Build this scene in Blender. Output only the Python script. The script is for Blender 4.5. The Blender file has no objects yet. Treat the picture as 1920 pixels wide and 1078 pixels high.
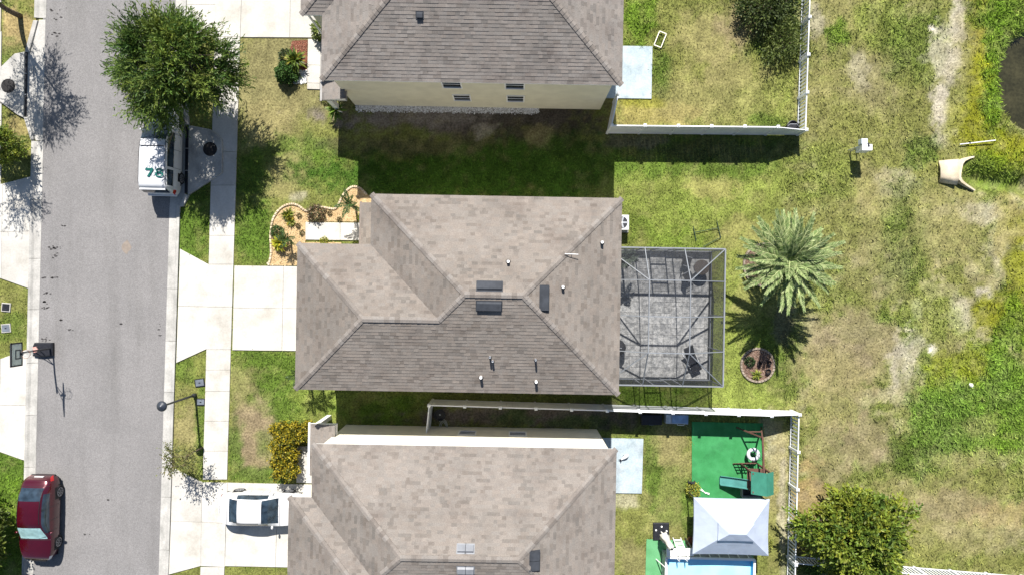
import bpy, math, random
import numpy as np
from mathutils import Vector, Matrix

# ------------------------------------------------------------------ camera, sky, sun, exposure
random.seed(11)
rng = np.random.default_rng(11)
scene = bpy.context.scene
COL = scene.collection
CAM_Z, FOCAL = 39.0, 1280.0          # metres above the lawn, focal length in photo pixels

cam_data = bpy.data.cameras.new('camera')
cam_data.lens, cam_data.sensor_width = 24.0, 36.0
cam_data.clip_end = 2000.0
cam = bpy.data.objects.new('camera', cam_data)
cam.location = (0, 0, CAM_Z)
COL.objects.link(cam)
scene.camera = cam

SUN_EL = math.radians(49.0)
SUN_DRIFT = math.radians(5.2)        # shadows run along -y and a little towards +x
sun_vec = Vector((-math.sin(SUN_DRIFT) * math.cos(SUN_EL), math.cos(SUN_DRIFT) * math.cos(SUN_EL), math.sin(SUN_EL)))
world = bpy.data.worlds.new('World')
scene.world = world
world.use_nodes = True
wn = world.node_tree
sky = wn.nodes.new('ShaderNodeTexSky')
sky.sky_type = 'NISHITA'
sky.sun_disc = False
sky.sun_elevation = SUN_EL
sky.sun_rotation = math.atan2(sun_vec.x, sun_vec.y)
sky.air_density, sky.dust_density = 1.0, 0.6
wn.links.new(sky.outputs[0], wn.nodes['Background'].inputs[0])
wn.nodes['Background'].inputs[1].default_value = 0.060
sun_data = bpy.data.lights.new('sun', 'SUN')
sun_data.energy = 5.0
sun_data.angle = math.radians(0.5)
sun_data.color = (1.0, 0.955, 0.89)
sun = bpy.data.objects.new('sun', sun_data)
sun.rotation_euler = sun_vec.to_track_quat('Z', 'Y').to_euler()
COL.objects.link(sun)
vs = scene.view_settings
vs.view_transform, vs.look, vs.exposure, vs.gamma = 'Standard', 'None', 0.86, 1.0
vs.use_curve_mapping = False
scene.cycles.max_bounces = 8
scene.cycles.transparent_max_bounces = 16

# ------------------------------------------------------------------ helpers
def P(u, v, z=0.0):
    """photo pixel -> point of the place at height z"""
    s = (CAM_Z - z) / FOCAL
    return Vector(((u - 960) * s, (539 - v) * s, z))

WM = {}                                # world matrices of what has been built

def tag(o, label=None, cat=None, group=None, kind=None):
    if label: o['label'] = label
    if cat: o['category'] = cat
    if group: o['group'] = group
    if kind: o['kind'] = kind
    return o

def wmat(o):
    return WM[o.name] if o is not None else Matrix.Identity(4)

def reg(o, parent=None):
    o.parent = parent
    loc = Matrix.Translation(o.location) @ o.rotation_euler.to_matrix().to_4x4() @ Matrix.Diagonal((*o.scale, 1))
    WM[o.name] = wmat(parent) @ loc
    return o

def thing(name, label, cat, loc=(0, 0, 0), rz=0.0, group=None):
    o = bpy.data.objects.new(name, None)
    o.empty_display_size = 0.3
    COL.objects.link(o)
    o.location = loc
    o.rotation_euler = (0, 0, rz)
    reg(o)
    return tag(o, label, cat, group)

def piece(name, mesh, parent, loc, rot=(0, 0, 0), scale=(1, 1, 1)):
    o = bpy.data.objects.new(name, mesh)
    COL.objects.link(o)
    o.location, o.rotation_euler, o.scale = loc, rot, scale
    return reg(o, parent)

class MB:
    def __init__(self):
        self.v, self.f, self.c = [], [], []
    def add(self, vs_, fs, col=None):
        n = len(self.v)
        self.v += [tuple(p) for p in vs_]
        self.f += [tuple(i + n for i in f) for f in fs]
        if col is not None:
            self.c += [col] * len(fs)
        return self
    def box(self, c, s, rz=0.0, rot=None, col=None):
        x, y, z = s[0] / 2, s[1] / 2, s[2] / 2
        m = rot if rot is not None else Matrix.Rotation(rz, 3, 'Z')
        c = Vector(c)
        pts = [c + m @ Vector((a * x, b * y, d * z)) for d in (-1, 1) for a, b in ((-1, -1), (1, -1), (1, 1), (-1, 1))]
        return self.add(pts, [(3, 2, 1, 0), (4, 5, 6, 7), (0, 1, 5, 4), (1, 2, 6, 5), (2, 3, 7, 6), (3, 0, 4, 7)], col)
    def beam(self, p0, p1, w, h, col=None):
        p0, p1 = Vector(p0), Vector(p1)
        d = p1 - p0
        rot = d.to_track_quat('X', 'Z').to_matrix()
        return self.box((p0 + p1) / 2, (d.length, w, h), rot=rot, col=col)
    def tube(self, pts, rad, n=8, cap=True, col=None):
        pts = [Vector(p) for p in pts]
        if not hasattr(rad, '__len__'): rad = [rad] * len(pts)
        vs_, fs = [], []
        for i, p in enumerate(pts):
            d = (pts[min(i + 1, len(pts) - 1)] - pts[max(i - 1, 0)]).normalized()
            ref = Vector((0, 0, 1)) if abs(d.z) < 0.9 else Vector((1, 0, 0))
            a = d.cross(ref).normalized()
            b = d.cross(a)
            for k in range(n):
                t = 2 * math.pi * k / n
                vs_.append(p + (a * math.cos(t) + b * math.sin(t)) * rad[i])
        for i in range(len(pts) - 1):
            for k in range(n):
                k2 = (k + 1) % n
                fs.append((i * n + k2, i * n + k, (i + 1) * n + k, (i + 1) * n + k2))
        if cap:
            fs.append(tuple(range(n)))
            fs.append(tuple((len(pts) - 1) * n + k for k in reversed(range(n))))
        return self.add(vs_, fs, col)
    def lathe(self, prof, n=16, c=(0, 0, 0), col=None):
        """prof = [(r, z)] bottom to top"""
        vs_, fs = [], []
        for r, z in prof:
            for k in range(n):
                t = 2 * math.pi * k / n
                vs_.append((c[0] + r * math.cos(t), c[1] + r * math.sin(t), c[2] + z))
        for i in range(len(prof) - 1):
            for k in range(n):
                k2 = (k + 1) % n
                fs.append((i * n + k, i * n + k2, (i + 1) * n + k2, (i + 1) * n + k))
        fs.append(tuple(reversed(range(n))))
        fs.append(tuple((len(prof) - 1) * n + k for k in range(n)))
        return self.add(vs_, fs, col)
    def prism(self, pts, z0, z1, col=None, chamfer=0.0):
        pts = [Vector((p[0], p[1])) for p in pts]
        area = sum(pts[i].x * pts[(i + 1) % len(pts)].y - pts[(i + 1) % len(pts)].x * pts[i].y for i in range(len(pts)))
        if area < 0: pts = pts[::-1]
        n = len(pts)
        if chamfer:
            cen = sum(pts, Vector((0, 0))) / n
            top = [p + (cen - p).normalized() * chamfer * 1.4 for p in pts]
            vs_ = [(p.x, p.y, z0) for p in pts] + [(p.x, p.y, z1 - chamfer) for p in pts] + [(p.x, p.y, z1) for p in top]
            fs = [tuple(range(2 * n, 3 * n))]
            for k in range(2):
                fs += [(k * n + i, k * n + (i + 1) % n, (k + 1) * n + (i + 1) % n, (k + 1) * n + i) for i in range(n)]
        else:
            vs_ = [(p.x, p.y, z0) for p in pts] + [(p.x, p.y, z1) for p in pts]
            fs = [tuple(range(n, 2 * n))] + [(i, (i + 1) % n, n + (i + 1) % n, n + i) for i in range(n)]
        return self.add(vs_, fs, col)
    def mesh(self, name, mat, inv=None, smooth=False):
        me = bpy.data.meshes.new(name)
        v = [inv @ Vector(p) for p in self.v] if inv is not None else self.v
        me.from_pydata(v, [], self.f)
        if mat: me.materials.append(mat)
        if self.c:
            at = me.color_attributes.new('Col', 'FLOAT_COLOR', 'CORNER')
            data = []
            for f, c in zip(self.f, self.c):
                data += [c[0], c[1], c[2], 1.0] * len(f)
            at.data.foreach_set('color', data)
        if smooth: me.polygons.foreach_set('use_smooth', [True] * len(me.polygons))
        me.update()
        return me
    def build(self, name, mat, parent=None, world=True, smooth=False, bevel=0, subsurf=0):
        inv = wmat(parent).inverted() if (parent is not None and world) else None
        o = bpy.data.objects.new(name, self.mesh(name, mat, inv, smooth))
        COL.objects.link(o)
        reg(o, parent)
        if bevel:
            m = o.modifiers.new('bevel', 'BEVEL'); m.width = bevel; m.segments = 2; m.limit_method = 'ANGLE'
        if subsurf:
            m = o.modifiers.new('subsurf', 'SUBSURF'); m.levels = m.render_levels = subsurf
        return o

def structure(o): o['kind'] = 'structure'; return o
def stuff(o): o['kind'] = 'stuff'; return o

def array_mesh(name, verts, quads, mat, vcol=None, smooth=False):
    """verts (n,3), quads (m,k) -> mesh with optional per-vertex colour"""
    me = bpy.data.meshes.new(name)
    n, m, k = len(verts), len(quads), quads.shape[1]
    me.vertices.add(n); me.vertices.foreach_set('co', np.asarray(verts, np.float32).ravel())
    me.loops.add(m * k); me.loops.foreach_set('vertex_index', np.asarray(quads, np.int32).ravel())
    me.polygons.add(m)
    me.polygons.foreach_set('loop_start', np.arange(0, m * k, k, dtype=np.int32))
    me.polygons.foreach_set('use_smooth', np.full(m, smooth))
    if vcol is not None:
        at = me.color_attributes.new('Col', 'FLOAT_COLOR', 'POINT')
        at.data.foreach_set('color', np.concatenate([vcol, np.ones((n, 1))], 1).astype(np.float32).ravel())
    me.materials.append(mat)
    me.update(calc_edges=True)
    return me

def link_mesh(name, me, parent=None):
    o = bpy.data.objects.new(name, me)
    COL.objects.link(o)
    return reg(o, parent)

# ------------------------------------------------------------------ materials
MATS = {}
def mat(name, col=(0.5, 0.5, 0.5), rough=0.8, var=0.12, scale=3.0, attr=False, metallic=0.0, spec=0.3, bump=0.0,
        bscale=40.0, col2=None, rnd=0.0, fine=0.0, fscale=60.0, translucent=0.0, coat=0.0, contrast=0.5, stain=0.0, sscale=(0.6, 0.6, 0.6), stint=(1, 1, 1)):
    if name in MATS: return MATS[name]
    m = bpy.data.materials.new(name)
    m.use_nodes = True
    nt = m.node_tree
    N, L = nt.nodes, nt.links
    bs = N['Principled BSDF']
    geo = N.new('ShaderNodeNewGeometry')
    nz = N.new('ShaderNodeTexNoise'); nz.inputs['Scale'].default_value = scale; nz.inputs['Detail'].default_value = 6
    L.new(geo.outputs['Position'], nz.inputs['Vector'])
    ramp = N.new('ShaderNodeValToRGB')
    w = 0.5 * contrast
    ramp.color_ramp.elements[0].position, ramp.color_ramp.elements[1].position = 0.5 - w * 0.5, 0.5 + w * 0.5
    L.new(nz.outputs['Fac'], ramp.inputs[0])
    if attr:
        ramp.color_ramp.elements[0].color = (1 - var,) * 3 + (1,)
        ramp.color_ramp.elements[1].color = (1 + var,) * 3 + (1,)
        at = N.new('ShaderNodeAttribute'); at.attribute_name = 'Col'
        mx = N.new('ShaderNodeMix'); mx.data_type = 'RGBA'; mx.blend_type = 'MULTIPLY'; mx.inputs[0].default_value = 1
        L.new(at.outputs['Color'], mx.inputs[6]); L.new(ramp.outputs[0], mx.inputs[7])
        out = mx.outputs[2]
    else:
        c2 = col2 if col2 else tuple(min(1, c * (1 + var)) for c in col)
        c1 = col if col2 else tuple(c * (1 - var) for c in col)
        ramp.color_ramp.elements[0].color = (*c1, 1); ramp.color_ramp.elements[1].color = (*c2, 1)
        out = ramp.outputs[0]
    def mul(out, node_out, lo, hi):
        mr = N.new('ShaderNodeMapRange'); mr.inputs[3].default_value = lo; mr.inputs[4].default_value = hi
        L.new(node_out, mr.inputs[0])
        m2 = N.new('ShaderNodeMix'); m2.data_type = 'RGBA'; m2.blend_type = 'MULTIPLY'; m2.inputs[0].default_value = 1
        L.new(out, m2.inputs[6]); L.new(mr.outputs[0], m2.inputs[7])
        return m2.outputs[2], mr
    if fine:
        n2 = N.new('ShaderNodeTexNoise'); n2.inputs['Scale'].default_value = fscale; n2.inputs['Detail'].default_value = 2
        L.new(geo.outputs['Position'], n2.inputs['Vector'])
        out, mr = mul(out, n2.outputs['Fac'], 1 - fine, 1 + fine)
        mr.inputs[1].default_value, mr.inputs[2].default_value = 0.3, 0.7
    if stain:
        mp = N.new('ShaderNodeMapping'); mp.inputs['Scale'].default_value = sscale; mp.inputs['Location'].default_value = (3.1, 7.7, 0)
        L.new(geo.outputs['Position'], mp.inputs['Vector'])
        n4 = N.new('ShaderNodeTexNoise'); n4.inputs['Scale'].default_value = 1.0; n4.inputs['Detail'].default_value = 9; n4.inputs['Roughness'].default_value = 0.62
        L.new(mp.outputs[0], n4.inputs['Vector'])
        r4 = N.new('ShaderNodeValToRGB'); r4.color_ramp.elements[0].position, r4.color_ramp.elements[1].position = 0.50, 0.72
        r4.color_ramp.elements[0].color = (1, 1, 1, 1); r4.color_ramp.elements[1].color = (*[1 - stain * t for t in stint], 1)
        L.new(n4.outputs['Fac'], r4.inputs[0])
        m4 = N.new('ShaderNodeMix'); m4.data_type = 'RGBA'; m4.blend_type = 'MULTIPLY'; m4.inputs[0].default_value = 1
        L.new(out, m4.inputs[6]); L.new(r4.outputs[0], m4.inputs[7]); out = m4.outputs[2]
    if rnd:
        oi = N.new('ShaderNodeObjectInfo')
        out, _ = mul(out, oi.outputs['Random'], 1 - rnd, 1 + rnd)
    L.new(out, bs.inputs['Base Color'])
    bs.inputs['Roughness'].default_value = rough
    bs.inputs['Metallic'].default_value = metallic
    bs.inputs['Specular IOR Level'].default_value = spec
    if coat:
        bs.inputs['Coat Weight'].default_value = coat; bs.inputs['Coat Roughness'].default_value = 0.04
    if bump:
        n3 = N.new('ShaderNodeTexNoise'); n3.inputs['Scale'].default_value = bscale; n3.inputs['Detail'].default_value = 4
        L.new(geo.outputs['Position'], n3.inputs['Vector'])
        bp = N.new('ShaderNodeBump'); bp.inputs['Strength'].default_value = bump; bp.inputs['Distance'].default_value = 0.05
        L.new(n3.outputs['Fac'], bp.inputs['Height']); L.new(bp.outputs[0], bs.inputs['Normal'])
    if translucent:
        tr = N.new('ShaderNodeBsdfTranslucent'); L.new(out, tr.inputs[0])
        ms = N.new('ShaderNodeMixShader'); ms.inputs[0].default_value = translucent
        L.new(bs.outputs[0], ms.inputs[1]); L.new(tr.outputs[0], ms.inputs[2])
        L.new(ms.outputs[0], N['Material Output'].inputs[0])
    MATS[name] = m
    return m

def screen_mat(name, clear, col=(0.03, 0.033, 0.04)):
    m = bpy.data.materials.new(name); m.use_nodes = True
    N, L = m.node_tree.nodes, m.node_tree.links
    bs = N['Principled BSDF']; bs.inputs['Roughness'].default_value = 0.6
    geo = N.new('ShaderNodeNewGeometry'); nz = N.new('ShaderNodeTexNoise'); nz.inputs['Scale'].default_value = 2.0
    L.new(geo.outputs['Position'], nz.inputs['Vector'])
    rp = N.new('ShaderNodeValToRGB'); rp.color_ramp.elements[0].color = (*col, 1); rp.color_ramp.elements[1].color = (*[c * 1.6 for c in col], 1)
    L.new(nz.outputs['Fac'], rp.inputs[0]); L.new(rp.outputs[0], bs.inputs['Base Color'])
    tr = N.new('ShaderNodeBsdfTransparent')
    ms = N.new('ShaderNodeMixShader'); ms.inputs[0].default_value = clear
    L.new(bs.outputs[0], ms.inputs[1]); L.new(tr.outputs[0], ms.inputs[2]); L.new(ms.outputs[0], N['Material Output'].inputs[0])
    MATS[name] = m
    return m

ASPHALT = mat('asphalt', (0.190, 0.184, 0.183), 0.92, scale=0.45, col2=(0.222, 0.214, 0.212), fine=0.20, fscale=20, bump=0.3, bscale=90, spec=0.2, contrast=0.9, stain=0.16, sscale=(0.9, 0.10, 1), stint=(1, 1, 1.05))
CONC = mat('concrete', (0.445, 0.428, 0.392), 0.9, scale=0.8, col2=(0.515, 0.500, 0.465), fine=0.07, fscale=12, rnd=0.09, spec=0.2, bump=0.1, stain=0.22, sscale=(0.7, 0.7, 1), stint=(.9, 1, 1.15))
CONC_K = mat('kerb_concrete', (0.35, 0.342, 0.32), 0.9, scale=1.2, col2=(0.445, 0.432, 0.405), fine=0.10, fscale=12, rnd=0.07, spec=0.2, stain=0.3, sscale=(1.5, 0.5, 1))
CONC_G = mat('grey_painted_concrete', (0.33, 0.40, 0.44), 0.8, scale=1.5, col2=(0.40, 0.46, 0.50), fine=0.10, fscale=12, spec=0.2, stain=0.32, sscale=(1.1, 1.1, 1))
CONC_T = mat('tan_culvert_concrete', (0.52, 0.43, 0.30), 0.85, scale=2.0, col2=(0.64, 0.55, 0.41), fine=0.08, fscale=20)
SHINGLE = mat('asphalt_shingles', attr=True, rough=0.95, var=0.07, scale=0.7, fine=0.14, fscale=22, spec=0.15, stain=0.20, sscale=(0.8, 0.8, 0.8), stint=(.9, 1, 1))
DECK = mat('roof_deck_edge', (0.20, 0.17, 0.15), 0.9)
STUCCO = mat('cream_stucco', (0.66, 0.63, 0.50), 0.9, scale=1.5, var=0.05, bump=0.15, bscale=60, spec=0.2)
STUCCO2 = mat('white_stucco', (0.72, 0.69, 0.58), 0.9, scale=1.5, var=0.05, bump=0.15, bscale=60, spec=0.2)
STUCCO3 = mat('beige_stucco', (0.60, 0.55, 0.45), 0.9, scale=1.5, var=0.05, bump=0.15, bscale=60, spec=0.2)
WHITE = mat('white_paint', (0.80, 0.80, 0.79), 0.5, var=0.03)
VINYL = mat('white_vinyl', (0.74, 0.76, 0.78), 0.45, var=0.06, scale=1.5)
GREYM = mat('grey_metal', (0.40, 0.42, 0.45), 0.4, metallic=0.3, var=0.06)
DARKM = mat('dark_metal', (0.025, 0.027, 0.032), 0.45, var=0.2, spec=0.4)
BLACKP = mat('black_plastic', (0.018, 0.019, 0.024), 0.45, var=0.25, scale=8)
GLASS = mat('window_glass', (0.02, 0.028, 0.035), 0.04, var=0.2, spec=0.6)
VENT = mat('charcoal_vent_metal', (0.045, 0.05, 0.06), 0.75, var=0.15, spec=0.2)
FLASH = mat('pipe_flashing', (0.16, 0.14, 0.125), 0.8)
IRON = mat('cast_iron', (0.018, 0.016, 0.016), 0.7, var=0.4, scale=20)
GRASSG = mat('grass_ground', attr=True, rough=0.95, var=0.28, scale=9.0, fine=0.25, fscale=45, spec=0.1, bump=0.5, bscale=25)
BLADE = mat('grass_blades', attr=True, rough=0.75, var=0.15, scale=3.0, spec=0.15, translucent=0.15)
LEAF = mat('foliage', attr=True, rough=0.55, var=0.12, scale=2.0, spec=0.35, translucent=0.22)
BARK = mat('bark', (0.13, 0.10, 0.075), 0.95, var=0.35, scale=12, bump=0.5)
GRAVELW = mat('white_gravel', attr=True, rough=0.85, var=0.15, scale=20)
MULCH = mat('mulch_bark', attr=True, rough=0.9, var=0.2, scale=20)
SCREEN_R = screen_mat('roof_screen', 0.75)
SCREEN_W = screen_mat('wall_screen', 0.46)
KICK = screen_mat('kick_screen', 0.04, (0.04, 0.045, 0.055))
# ------------------------------------------------------------------ ground colour map (what grows where, with some light and shade painted in)
def lattice(seed):
    return np.random.default_rng(seed).random((256, 256))
def vnoise(x, y, seed):
    g = LAT.setdefault(seed, lattice(seed))
    xi, yi = np.floor(x).astype(int), np.floor(y).astype(int)
    fx, fy = x - xi, y - yi
    fx, fy = fx * fx * (3 - 2 * fx), fy * fy * (3 - 2 * fy)
    a, b = g[xi % 256, yi % 256], g[(xi + 1) % 256, yi % 256]
    c, d = g[xi % 256, (yi + 1) % 256], g[(xi + 1) % 256, (yi + 1) % 256]
    return (a * (1 - fx) + b * fx) * (1 - fy) + (c * (1 - fx) + d * fx) * fy
LAT = {}
def fbm(x, y, f, seed, octs=4):
    s, a, t = 0, 1.0, 0
    for k in range(octs):
        s = s + a * vnoise(x * f + 17.3 * k, y * f - 9.1 * k, seed + k); t += a
        a *= 0.55; f *= 2.03
    return s / t
LUSH_SHADE, GREEN, LITE, OLIVE = (0.055, 0.118, 0.015), (0.092, 0.155, 0.022), (0.195, 0.235, 0.052), (0.182, 0.190, 0.054)  # darkest green: lush grass, and lawn with shade put into its colour
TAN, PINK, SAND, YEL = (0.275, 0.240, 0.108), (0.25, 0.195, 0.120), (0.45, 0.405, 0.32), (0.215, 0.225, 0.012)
SOIL, DSOIL_SHADE, DRY, BRIGHT = (0.15, 0.125, 0.10), (0.055, 0.047, 0.037), (0.215, 0.192, 0.092), (0.125, 0.220, 0.020)  # dark soil tone also paints the shade along the upper fence
HAY = (0.33, 0.25, 0.12)
# u, v, radius u, radius v, colour, strength   (photo pixels on the ground)
PATCHES = [
 # front lawns
 (530, 150, 130, 120, DRY, .85), (500, 235, 60, 50, TAN, .7), (600, 240, 50, 40, OLIVE, .6), (560, 275, 120, 16, TAN, .6),
 (560, 290, 150, 28, GREEN, .8), (550, 320, 60, 30, TAN, .75), (610, 310, 50, 30, GREEN, .6), (470, 380, 40, 110, GREEN, .9), (555, 360, 50, 24, OLIVE, .6),
 (480, 450, 40, 60, GREEN, .9), (530, 350, 40, 25, TAN, .55), (560, 372, 20, 14, SAND, .5),
 (365, 420, 40, 90, GREEN, .95),
 (355, 720, 45, 70, OLIVE, .8), (345, 690, 25, 40, GREEN, .7), (350, 810, 28, 55, TAN, .85), (375, 800, 12, 90, GREEN, .8), (345, 860, 25, 30, OLIVE, .8),
 (540, 720, 120, 90, GREEN, .9), (600, 770, 60, 60, LITE, .7), (470, 815, 45, 80, PINK, .95), (455, 720, 30, 40, TAN, .55), (440, 850, 16, 60, GREEN, .8), (490, 890, 60, 18, GREEN, .8), (495, 830, 16, 30, GREEN, .5),
 (20, 590, 60, 75, OLIVE, .9), (25, 620, 40, 30, GREEN, .6), (20, 900, 60, 70, GREEN, 1), (40, 60, 40, 60, HAY, .9), (40, 110, 40, 40, LUSH_SHADE, .6), (40, 260, 40, 80, OLIVE, .9), (30, 230, 30, 20, HAY, .6), (10, 1000, 40, 90, BRIGHT, .8),
 (450, 1075, 120, 14, OLIVE, .8),
 # between the upper and the middle house, lawn colour darkened where shade falls
 (900, 220, 270, 34, SOIL, 1), (830, 215, 190, 22, (0.23, 0.20, 0.17), .9), (1010, 235, 150, 40, DSOIL_SHADE, .75), (760, 265, 140, 28, OLIVE, .6), (900, 275, 290, 24, DSOIL_SHADE, .55), (880, 330, 330, 50, LUSH_SHADE, 1), (1050, 300, 160, 40, LUSH_SHADE, .8), (740, 340, 90, 40, LUSH_SHADE, .5), (1330, 275, 180, 24, LUSH_SHADE, .8),  # last green patch puts the fence's shadow into the lawn colour
 (1010, 255, 26, 18, TAN, .6),(910, 245, 20, 16, SAND, .5), (780, 375, 40, 12, SAND, .5),  # first two patches: window-reflected sunlight painted into the ground colour
 # behind the middle house
 (1330, 340, 190, 70, LITE, .9), (1300, 310, 190, 30, GREEN, .8), (1260, 420, 100, 60, BRIGHT, .55), (1230, 390, 60, 40, LITE, .8), (1350, 400, 90, 45, LITE, .8), (1400, 440, 60, 40, (0.30, 0.28, 0.10), .7), (1340, 350, 50, 22, (0.30, 0.27, 0.10), .6),
 (1390, 620, 70, 170, LITE, .95), (1420, 560, 60, 60, (0.26, 0.25, 0.09), .6), (1240, 745, 130, 30, GREEN, .9), (1400, 750, 100, 30, LITE, .9), (1450, 640, 60, 80, GREEN, .6), (1465, 600, 20, 60, SOIL, .6),
 (1350, 285, 160, 20, DSOIL_SHADE, .5), (1200, 265, 60, 14, SOIL, .6),  # dark strip paints the fence's shadow into the ground colour
 # upper back yard
 (1340, 130, 190, 130, OLIVE, 1), (1200, 40, 40, 60, BRIGHT, .8), (1240, 140, 22, 60, GREEN, .8), (1330, 70, 60, 50, TAN, .6), (1400, 40, 60, 40, PINK, .6), (1380, 130, 60, 40, TAN, .5), (1430, 190, 90, 40, LITE, .5), (1480, 100, 30, 90, LITE, .8), (1460, 60, 60, 60, LUSH_SHADE, .6), (1230, 215, 90, 30, (0.25, 0.21, 0.07), .8), (1320, 190, 110, 60, TAN, .45), (1200, 190, 40, 14, YEL, .5), (1440, 225, 40, 16, GREEN, .7),
 # field east of the fences
 (1700, 200, 230, 260, OLIVE, 1), (1560, 40, 50, 60, TAN, .6), (1575, 70, 26, 26, BRIGHT, .8), (1530, 40, 16, 30, SAND, .5), (1640, 150, 55, 70, DRY, .95), (1620, 130, 26, 40, SAND, .35), (1540, 190, 50, 90, TAN, .5), (1580, 230, 60, 60, OLIVE, .6), (1660, 40, 50, 60, LITE, .7), (1720, 80, 60, 70, GREEN, .55),
 (1795, 40, 16, 55, SAND, .85), (1765, 110, 30, 60, SAND, .6), (1755, 190, 20, 40, SAND, .9), (1785, 115, 20, 40, SAND, .6), (1745, 55, 9, 8, (0.6, 0.55, 0.45), 1), (1765, 250, 26, 30, SAND, .55), (1810, 100, 30, 90, TAN, .5),
 (1850, 60, 30, 120, (0.24, 0.20, 0.03), .6), (1850, 200, 45, 130, YEL, .85), (1870, 130, 26, 160, BRIGHT, .9), (1900, 290, 60, 40, YEL, .8), (1885, 30, 60, 40, BRIGHT, .7), (1860, 330, 70, 45, BRIGHT, .6),(1790, 240, 30, 40, YEL, .5),
 (1725, 280, 30, 40, GREEN, .7), (1680, 335, 40, 28, SAND, .5), (1650, 340, 60, 40, TAN, .6), (1540, 330, 60, 60, LITE, .6), (1590, 420, 110, 60, TAN, .45), (1650, 380, 50, 30, TAN, .5),
 (1700, 450, 50, 120, GREEN, .6), (1560, 430, 70, 60, OLIVE, .7), (1640, 500, 70, 60, DRY, .5), (1760, 430, 60, 90, TAN, .55), (1840, 400, 40, 16, SAND, .6), (1820, 450, 60, 60, TAN, .5), (1880, 440, 30, 70, SAND, .35), (1900, 420, 40, 60, (0.27, 0.23, 0.04), .5),
 (1840, 555, 18, 14, SAND, .9), (1800, 590, 20, 30, SAND, .55), (1720, 580, 12, 18, SAND, .6), (1860, 600, 40, 40, YEL, .8), (1910, 540, 30, 90, YEL, .7), (1900, 610, 40, 60, BRIGHT, .7), (1740, 600, 60, 60, LITE, .6), (1560, 570, 50, 40, LITE, .7), (1670, 630, 60, 50, GREEN, .5), (1745, 655, 9, 12, (0.6, 0.56, 0.48), 1), (1775, 640, 30, 30, TAN, .6),
 (1590, 660, 100, 80, PINK, .85), (1560, 740, 70, 80, TAN, .8), (1620, 830, 70, 60, PINK, .8), (1540, 860, 50, 80, DRY, .9), (1510, 960, 30, 90, (0.30, 0.20, 0.10), .6), (1690, 690, 24, 70, SAND, .7), (1715, 640, 20, 20, SAND, .5), (1720, 760, 40, 60, TAN, .6),
 (1850, 720, 130, 80, BRIGHT, .85), (1830, 770, 130, 90, (.125, .215, .030), .75), (1790, 690, 60, 40, YEL, .6), (1770, 790, 60, 90, (.115, .195, .030), .7), (1890, 830, 60, 50, BRIGHT, .7), (1840, 800, 40, 24, TAN, .45), (1710, 850, 40, 50, GREEN, .6), (1820, 860, 90, 20, TAN, .6),
 (1780, 960, 170, 80, TAN, .8), (1870, 900, 70, 30, OLIVE, .8), (1780, 910, 60, 30, OLIVE, .5), (1790, 940, 70, 26, PINK, .7), (1880, 960, 60, 30, HAY, .5), (1760, 1030, 150, 30, OLIVE, .7), (1880, 1010, 90, 30, DRY, .7), (1880, 1060, 80, 20, OLIVE, .8),
 (1968, 148, 84, 96, (0.15, 0.135, 0.09), 1),
 # lower back yard
 (715, 770, 90, 34, GREEN, 1), (1000, 780, 240, 22, SOIL, 1), (960, 785, 40, 20, LUSH_SHADE, .6), (1180, 785, 60, 22, DSOIL_SHADE, .6), (1080, 790, 60, 12, LUSH_SHADE, .6),
 (1250, 900, 60, 120, TAN, .7), (1222, 870, 16, 80, GREEN, .8), (1260, 930, 60, 60, GREEN, .55), (1180, 1000, 30, 80, OLIVE, .8), (1170, 940, 26, 16, SAND, .5), (1200, 1050, 60, 40, DRY, .6), (1260, 830, 40, 30, TAN, .5), (1290, 960, 12, 60, GREEN, .7),
 (1445, 830, 24, 60, SAND, .5), (1455, 900, 26, 160, TAN, .7), (1450, 1010, 22, 60, OLIVE, .7), (1468, 960, 8, 130, SAND, .5), (1540, 1065, 60, 14, LUSH_SHADE, .9),
]
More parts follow.
